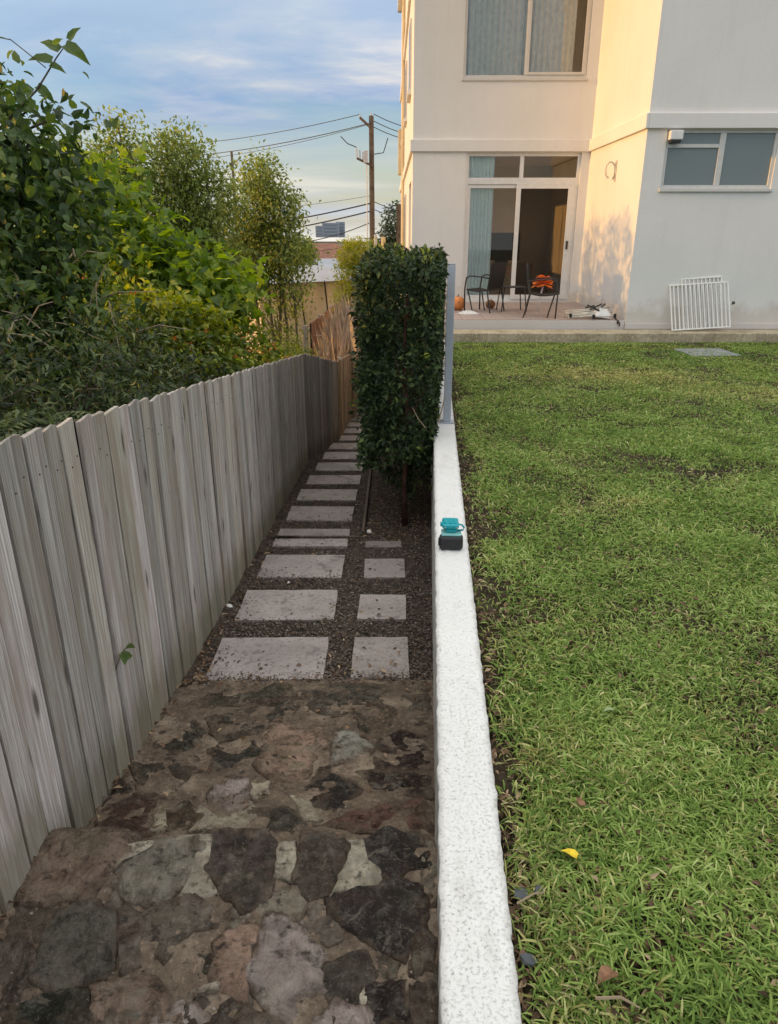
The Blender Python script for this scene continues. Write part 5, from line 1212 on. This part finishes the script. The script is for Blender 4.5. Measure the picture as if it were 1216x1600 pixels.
for pts in ([(-1.15, 0, 8.0), (-.9, -.1, 7.75), (-.55, -.1, 7.62)], [(.1, 0, 7.4), (.45, 0, 7.45), (.62, 0, 7.95)], [(-.5, 0, 4.5), (-.45, -.1, 4.1), (-.15, -.15, 3.95)], [(.12, -.1, 4.05), (.42, -.1, 4.1), (.52, 0, 4.75)]):
    MB().tube(pts, .018, 5).obj('jumper', M['wire'], pl)
pole2 = empty('power_pole', (-8.94, 45.0, -5.0), label='distant thin grey pole with a crossarm rising between the left trees', cat='power pole')
MB().tube([(0, 0, 0), (0, 0, 10.95)], [.13, .07], 8).obj('pole', M['pole'], pole2, smooth=True); MB().box(-.9, .9, -.06, .06, 9.1, 9.22).obj('crossarm', M['pole'], pole2)
def line(a, b_, sag, label, r=.016):
    a, b_ = Vector(a), Vector(b_); pts = [a.lerp(b_, t) - Vector((0, 0, 4 * sag * t * (1 - t))) for t in np.linspace(0, 1, 25)]
    o = MB().tube(pts, r, 5).obj('power_line', M['wire']); tag(o, label, 'power line', 'overhead lines at the power pole')
PX, PY = -.66, 30.0
line((PX - .42, PY, 5.73), (-22, 47, 7.2), .9, 'uppermost overhead line running left from the pole top', .013)
line((PX - .0, PY, 5.45), (-22, 47, 6.4), .9, 'second overhead line just below the uppermost, running left', .016)
line((PX - .1, PY, 5.40), (-22, 47, 6.25), 1.0, 'faint twin of the second overhead line running left', .010)
line((PX - .1, PY - .1, 2.68), (-16, 36, 1.75), .55, 'thick black service cable running left at mid pole', .026)
line((PX - .1, PY - .1, 2.40), (-16, 36, 1.25), .55, 'lower thick black service cable beneath the mid pole one', .026)
line((PX - .1, PY - .1, 2.95), (-20, 44, 4.2), .9, 'faint thin line above the thick service cables', .008)
line((PX - .12, PY - .1, 1.98), (-8, 33, 1.65), .62, 'deeply sagging cable hanging left of the pole', .018)
line((PX - .12, PY - .1, 1.30), (-9, 50, .9), .4, 'lowest thin cable running left near the hedge top', .014)
for (z, zz, nm) in ((5.73, 5.7, 'uppermost line from pole top to the building'), (5.50, 5.45, 'middle line from pole top to the building'), (5.30, 5.25, 'lowest of three lines from pole top to the building'),
                    (2.74, 2.4, 'upper black cable from mid pole toward the building'), (2.46, 2.15, 'lower black cable from mid pole toward the building'), (1.62, 1.5, 'short sagging cable right of the pole above the hedge'), (1.36, 1.2, 'low thin cable right of the pole above the hedge')):
    line((PX + .1, PY - .05, z), (1.6, 34.0, zz), .12, nm, .015)
p = MB().tube([(-.15, 20, -2.2), (-.15, 20, 1.52)], .055, 8).obj('pole', M['cream'], None); p.name = 'garden_post'; tag(p, 'pale slim post behind the hedge to the right of the power pole', 'post')
p = MB().box(.26, .42, 27.0, 27.16, -2.6, 2.55).obj('garden_post', M['pole']); tag(p, 'brown square post close against the building corner', 'post')
p = MB().tube([(-.46, 26, -2.5), (-.46, 26, 1.58)], .05, 8).obj('garden_post', M['galv']); tag(p, 'short grey post directly beside the power pole', 'post')

# ------------------------------------------------------------------ houses down the hill
def house(loc, rz, w, d, h, rh, wallm, roofm, label, name='house', wins=()):
    o = empty(name, loc, rz, label=label, cat='house')
    MB().box(-w / 2, w / 2, -d / 2, d / 2, 0, h).obj('wall', wallm, o)
    b = MB(); e = .35; ov = .02
    v = [(-w / 2 - e, -d / 2 - e, h + ov), (w / 2 + e, -d / 2 - e, h + ov), (w / 2 + e, d / 2 + e, h + ov), (-w / 2 - e, d / 2 + e, h + ov), (-w / 2 + w * .25, 0, h + rh), (w / 2 - w * .25, 0, h + rh)]
    b.v = v; b.f = [(0, 1, 5, 4), (1, 2, 5), (2, 3, 4, 5), (3, 0, 4), (3, 2, 1, 0)]; b.obj('roof', roofm, o)
    for (x, z0, ww, hh) in wins:
        f_ = MB().box(x - ww / 2, x + ww / 2, -d / 2 - .05, -d / 2 - .004, z0, z0 + hh).obj('window', M['alu_white'], o); MB().box(x - ww / 2 + .08, x + ww / 2 - .08, -d / 2 - .06, -d / 2 - .052, z0 + .08, z0 + hh - .08).obj('pane', M['pane_dark'], f_)
    return o
house((-6.0, 60, -4.4), .3, 7.5, 6, 3.7, 1.6, M['house_white'], M['terracotta'], 'white house with a terracotta tiled roof far down the hill', wins=((2.2, 1.6, 1.3, 1.2), (-1.5, 1.6, 1.3, 1.2)))
house((-7.6, 85, -5.0), -.1, 12, 8, 5.8, .4, M['house_white'], M['house_white'], 'long white flat building in front of the skyline towers', wins=((3.5, 4.5, 2, 1), (-2, 4.5, 2, 1)))
house((-4.9, 42, -4.0), .15, 8, 6, 2.4, 1.9, M['house_white'], M['grey_roof'], 'low house with a pale grey sheet roof in the middle distance', wins=((1.5, .8, 1.2, 1),))
# cream garage with a low side wall lit by the sun
gh = house((-3.7, 27.5, -2.9), R(38), 4.6, 4.0, 2.95, .45, M['cream'], M['grey_roof'], 'cream walled shed with a flat grey roof beyond the red-brown fence', 'shed')
for x in (-.9, .1, 1.1): MB().tube([(x, -2.25, 3.0), (x + .3, -2.06, 1.2)], .03, 5).obj('stay', M['dark_metal'], gh)
# towers on the skyline
for (x, y, w_, h0, lb) in ((-15.2, 200, 2.1, 4.2, 'broad grey tower block on the far skyline'), (-13.0, 205, 1.1, 4.5, 'slim grey tower on the skyline, right of the broad one'), (-18.2, 210, 1.8, 3.6, 'low grey block on the far skyline, left of the broad tower')):
    o = empty('tower_block', (x, y, -6.5), label=lb, cat='tower'); MB().box(-w_, w_, -2, 2, 0, h0 + 6.5).obj('wall', M['tower'], o)
    b = MB()
    for k in range(4): b.box(-w_ * .85, w_ * .85, -2.06, -2.01, h0 + 6.5 - .7 - .8 * k, h0 + 6.5 - .35 - .8 * k)
    b.obj('window_band', M['tower_glass'], o)
# far tree belts
fb = empty('tree_belt', (0, 0, 0)); fb['kind'] = 'stuff'
L_ = [(x, 110 + 25 * rnd.random(), -2.5 + rnd.uniform(-.6, .8), 3.5, 2, 3.0, 420) for x in np.arange(-70, 10, 4.5)]
foliage('foliage', L_, .55, .5, M['leaf_far'], fb, 91, 14, .5, droop=.1, shell=.5)
plant('far_tree', (.9, 46, -4), 'dark rounded tree behind the building corner', 'tree', [(.6, 46, 2.2, 1.0, 1.0, 1.1, 1200), (.1, 45.5, 1.1, .9, .9, .9, 1100), (1.1, 46, .9, 1.2, 1.2, 1.2, 1200), (.3, 45.5, -.2, 1.1, 1, 1.2, 900)], .22, .5, M['leaf_far'], M['bark'], 92, .12, 14, .22, filt=None)
plant('far_tree', (-3.6, 33, -3.5), 'light green bushy tree in front of the grey roofed house', 'tree', [(-3.9, 33, .9, .6, .6, .6, 900), (-4.5, 33, .6, .7, .6, .7, 900), (-3.6, 33, .3, .5, .5, .5, 600)], .16, .5, M['leaf_lantana'], M['bark'], 93, .08, 14, .15, filt=None)
# trees outside the left of the frame, whose crowns shade the path and the lower part of the return wall
plant('small_tree', (-6.5, 13.2, -1.6), 'bushy tree further left beyond the slender tree', 'tree', [(-6.0, 12.6, 2.1, .9, .7, 1.0, 2300), (-5.5, 13.4, 1.9, .8, .7, 1.1, 2300), (-6.2, 14.4, 2.1, .9, .7, 1.1, 2300), (-5.6, 15.2, 1.7, .8, .7, 1.1, 2000), (-6.2, 13.5, .9, 1.0, 1.5, .9, 2200), (-6.0, 11.7, 1.6, .8, .6, .9, 1300)], .10, .4, M['leaf_gum'], M['bark_pale'], 95, .07, 12, .14, group=GN)
plant('small_tree', (-6.2, 6.0, -.9), 'dense tree behind the near vine-hung tree', 'tree', [(-5.2, 5.0, .5, 1.1, 1.2, .9, 1700), (-5.6, 7.2, .4, 1.1, 1.2, .9, 1700), (-4.8, 9.0, .1, .9, 1, .9, 1400), (-5.4, 2.6, .6, 1.1, 1.2, 1.0, 1500)], .11, .45, M['leaf_vine'], M['bark'], 96, .07, 12, .16, group=GN)

plant('added_shrub', (-3.8, 14, -1.6), 'dense olive shrub added to block low sun, behind the slender multi-stemmed tree', 'shrub', [(-3.4, 13.2, .9, .7, .6, .9, 1700), (-3.6, 14.6, .8, .8, .8, 1.0, 1900), (-3.9, 15.8, .6, .8, .7, 1.0, 1500), (-4.6, 14, 1.1, .8, 1.2, 1.0, 1500), (-3.5, 13.9, -.3, .9, 1.2, .8, 1200)], .10, .42, M['leaf_gum'], M['bark'], 97, .05, 12, .12, group=GN, filt=None)  # hidden blocker, added to keep low sun off the porch
plant('added_shrub', (-1.8, 0.5, -.3), 'dark shrub added to block sun, against the back of the nearest palings', 'shrub', [(-1.55, 1.6, .55, .35, .6, .55, 1500), (-1.55, .5, .55, .35, .7, .6, 1500), (-1.6, -.6, .6, .4, .7, .6, 1300), (-1.6, -1.7, .6, .4, .7, .6, 1000), (-2.3, .4, .8, .6, 1.6, .7, 1500)], .08, .45, M['leaf_dark'], M['bark'], 98, .03, 12, .10, group=GN)  # unseen, added so no sun slips through the fence gaps

# ------------------------------------------------------------------ lawn grass
g = np.random.default_rng(101)
def region(y0, y1, xf, dens, power=1.0):
    xm = xf(y1); A = (y1 - y0) * xm; n = int(A * dens); y = y0 + (y1 - y0) * g.random(n); x0 = 0.235 + .0575 * y; x = x0 + (xm) * g.random(n); return np.stack([x, y], 1)
def blades(P, Lm, Wm):
    n = len(P); xw = P[:, 0] - (0.232 + .0575 * P[:, 1])
    clump = vnoise(P, 3.1, 1) * .6 + vnoise(P, 9.0, 2) * .4; bare = np.zeros(n)
    bare += .88 * np.exp(-(xw / (.04 + .22 * vnoise(P * np.array([.6, 1.]), 2.1, 5) ** 1.5)) ** 3)
    for (cx, cy, rx, ry, a) in ((2.35, 5.0, .30, .16, .97), (2.05, 5.35, .30, .12, .85), (1.9, 4.6, .2, .1, .6), (.62, 1.25, .13, .17, .6), (2.75, 5.2, .2, .1, .5)):
        bare += a * np.exp(-((P[:, 0] - cx) / rx) ** 2 - ((P[:, 1] - cy) / ry) ** 2)
    keep = g.random(n) < np.clip(.26 + 1.75 * clump ** 1.6, 0, 1) * (1 - np.clip(bare, 0, .97)); P, xw, clump, bare = P[keep], xw[keep], clump[keep], bare[keep]; n = len(P)
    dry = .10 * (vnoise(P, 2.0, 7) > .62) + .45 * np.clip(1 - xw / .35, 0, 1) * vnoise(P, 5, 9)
    for (cx, cy, rx, ry, a) in ((2.55, 8.9, 1.1, .6, 1.0), (4.4, 7.7, 1.1, .45, .8), (1.55, 4.35, .30, .05, .9), (1.25, 4.2, .25, .10, .5), (3.4, 8.6, .8, .6, .35)):  # the broad far patches paint low sun on the lawn as straw colour
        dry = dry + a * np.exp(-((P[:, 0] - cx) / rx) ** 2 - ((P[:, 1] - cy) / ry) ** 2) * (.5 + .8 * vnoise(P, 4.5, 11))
    dry_sunlit_b = (g.random(n) < dry).astype(np.float32) * g.uniform(.5, 1, n).astype(np.float32)
    dry_sunlit_b = np.maximum(dry_sunlit_b, (g.random(n) < .06 + .30 * np.clip(vnoise(P, 2.7, 21) - .55, 0, 1)) * g.uniform(.4, 1, n)).astype(np.float32)
    L = Lm * g.uniform(.45, 1.3, n) * (.50 + .85 * clump); Wd = Wm * g.uniform(.6, 1.2, n); a = g.uniform(0, 6.283, n) + 1.5 * vnoise(P, 2.5, 13); lean = g.uniform(.25, 1.0, n) ** .7
    d = np.stack([np.cos(a), np.sin(a), np.zeros(n)], 1); s = np.stack([-np.sin(a), np.cos(a), np.zeros(n)], 1); up = np.array([0, 0, 1.])
    z0 = np.array([lawn_z(p[0], p[1]) for p in P]) if n < 1 else -0.05 + .0 * P[:, 0] - .006
    B = np.concatenate([P, (np.full(n, -.052))[:, None]], 1); tw = g.normal(size=n) * .5
    s2 = s * np.cos(tw)[:, None] + up * np.sin(tw)[:, None]
    p1 = B + d * (L * .30 * lean)[:, None] + up * (L * .42 * (1.1 - .55 * lean))[:, None]; p2 = B + d * (L * .72 * lean)[:, None] + up * (L * .68 * (1.1 - .80 * lean))[:, None]; p3 = B + d * (L * 1.05 * lean)[:, None] + up * (L * .85 * (1.05 - .98 * lean))[:, None]
    V = np.stack([B - s2 * (Wd * .35)[:, None], B + s2 * (Wd * .35)[:, None], p1 - s2 * (Wd * .5)[:, None], p1 + s2 * (Wd * .5)[:, None], p2 - s2 * (Wd * .38)[:, None], p2 + s2 * (Wd * .38)[:, None], p3], 1)
    b0 = (np.arange(n) * 7)[:, None]; Q = np.concatenate([b0 + np.array([[0, 1, 3, 2]]), b0 + np.array([[2, 3, 5, 4]])], 0); T = b0 + np.array([[4, 5, 6]])
    return V.reshape(-1, 3), Q, T, np.repeat(dry_sunlit_b, 7)
Vs, Qs, Ts, Ds, off = [], [], [], [], 0
for (P, Lm, Wm) in ((region(.3, 2.2, lambda y: 1.7, 17500), .070, .0060), (region(2.2, 3.8, lambda y: 2.6, 12500), .066, .0064), (region(3.8, 6.2, lambda y: 4.0, 7500), .062, .0074),
                    (region(6.2, 9.0, lambda y: 5.6, 4200), .058, .0095), (region(9.0, 11.72, lambda y: 7.6, 2900), .055, .0115), (region(-1.5, .3, lambda y: 2.0, 1200), .06, .009),
                    (np.stack([g.uniform(2.2, 8.5, 26000), g.uniform(-1.5, 6, 26000)], 1), .065, .012)):
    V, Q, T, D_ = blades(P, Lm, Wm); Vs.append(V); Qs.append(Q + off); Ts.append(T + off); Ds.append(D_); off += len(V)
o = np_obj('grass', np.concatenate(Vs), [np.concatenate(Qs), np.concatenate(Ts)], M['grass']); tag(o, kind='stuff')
at = o.data.attributes.new('dry', 'FLOAT', 'POINT'); at.data.foreach_set('value', np.concatenate(Ds).astype(np.float32))  # carries real dry blades and the painted sun patches together
# thatch of dead clippings between the blades
n = 9000; y = .6 + 8 * g.random(n) ** 1.6; x = .24 + .0575 * y + (.4 + .55 * y) * g.random(n) ** 1.5
n2 = 13000; y2 = .6 + 9 * g.random(n2) ** 1.5; x2 = .26 + .0575 * y2 + (.5 + .55 * y2) * g.random(n2); kp = vnoise(np.stack([x2, y2], 1), 1.9, 33) > .42; x2, y2 = x2[kp], y2[kp]
o = litter('clippings', np.stack([x2, y2, -.030 + .022 * g.random(len(x2))], 1), .030, g, M['straw'], .5, .32); tag(o, kind='stuff')
o = litter('thatch', np.stack([x, y, np.full(n, -.045) + .012 * g.random(n)], 1), .030, g, M['litter']); tag(o, kind='stuff')

# small things lying on the lawn
def fallen(px, py, L, mat, label, a, cat='leaf', name='fallen_leaf'):
    p = spot(px, py, -.02); o = np_obj(name, HEART * np.array([L * .75, L, L]) - np.array([0, L / 2, 0]), [HEART_F], mat); o.location = (p[0], p[1], -.008); o.rotation_euler = (.15, .2, a); tag(o, label, cat)
fallen(889, 1337, .045, M['yellow_leaf'], 'bright yellow fallen leaf on the grass near the white wall', 1.1)
fallen(905, 1256, .035, M['brown_leaf'], 'pale brown fallen leaf on the grass above the yellow leaf', .3)
fallen(945, 1530, .055, M['brown_leaf'], 'curled tan fallen leaf in the grass near the bottom edge', 2.2)
fallen(950, 1113, .040, simple('pale_green_leaf', (.25, .32, .16), .6), 'pale green fallen leaf lying in the middle of the lawn', 1.9)
def twig(a, b_, r, label):
    p, q = spot(*a, -.01), spot(*b_, -.01); m = (p + q) / 2 + np.array([.01, .01, .004]); o = MB().tube([tuple(p), tuple(m), tuple(q)], [r, r * .9, r * .5], 5).obj('twig', M['twig']); tag(o, label, 'twig')
twig((930, 1560), (1000, 1575), .004, 'short brown twig lying in the grass near the bottom edge'); twig((742, 914), (772, 922), .004, 'pale twig on bare soil right of the wall below the tool'); twig((808, 1412), (850, 1395), .003, 'thin pale twig across the slate chips beside the wall')
for (qx, qy, L, lb) in ((815, 1398, .035, 'dark slate chip against the wall, upper of three'), (843, 1392, .028, 'small slate chip just right of the upper one'), (826, 1500, .034, 'dark slate chip against the wall, nearest the bottom edge')):
    p = spot(qx, qy, -.03); k = 6; b = MB()
    for z in (0, .008):
        for i in range(k): a = 6.283 * i / k; r_ = L * rnd.uniform(.5, .8); b.v.append((r_ * math.cos(a), r_ * .8 * math.sin(a), z))
    b.f = [tuple(range(k - 1, -1, -1)), tuple(range(k, 2 * k))] + [(i, (i + 1) % k, k + (i + 1) % k, k + i) for i in range(k)]
    o = b.obj('slate_chip', M['slate'], bevel=.001); o.location = (p[0], p[1], -.032); o.rotation_euler = (.15, -.2, qx); tag(o, lb, 'stone')
def pebble(px, py, a, s, r, label):
    p = spot(px, py, a, s); b = MB(); b.lathe([(.01 * r, -.4 * r), (.7 * r, -.3 * r), (r, 0), (.75 * r, .45 * r), (.02 * r, .62 * r)], n=9); o = b.obj('pebble', M['cloth'], smooth=True); o.location = (p[0], p[1], p[2] + .3 * r); o.rotation_euler = (.2, .1, px); o.scale = (1.2, .9, 1); tag(o, label, 'pebble')
pebble(358, 949, -.166, -.11, .022, 'white pebble at the foot of the fence beside the second slab'); pebble(577, 832, -.166, -.11, .024, 'white pebble at the near end of the timber edging'); pebble(451, 911, -.166, -.11, .011, 'tiny white pebble in the gravel below the third slab')
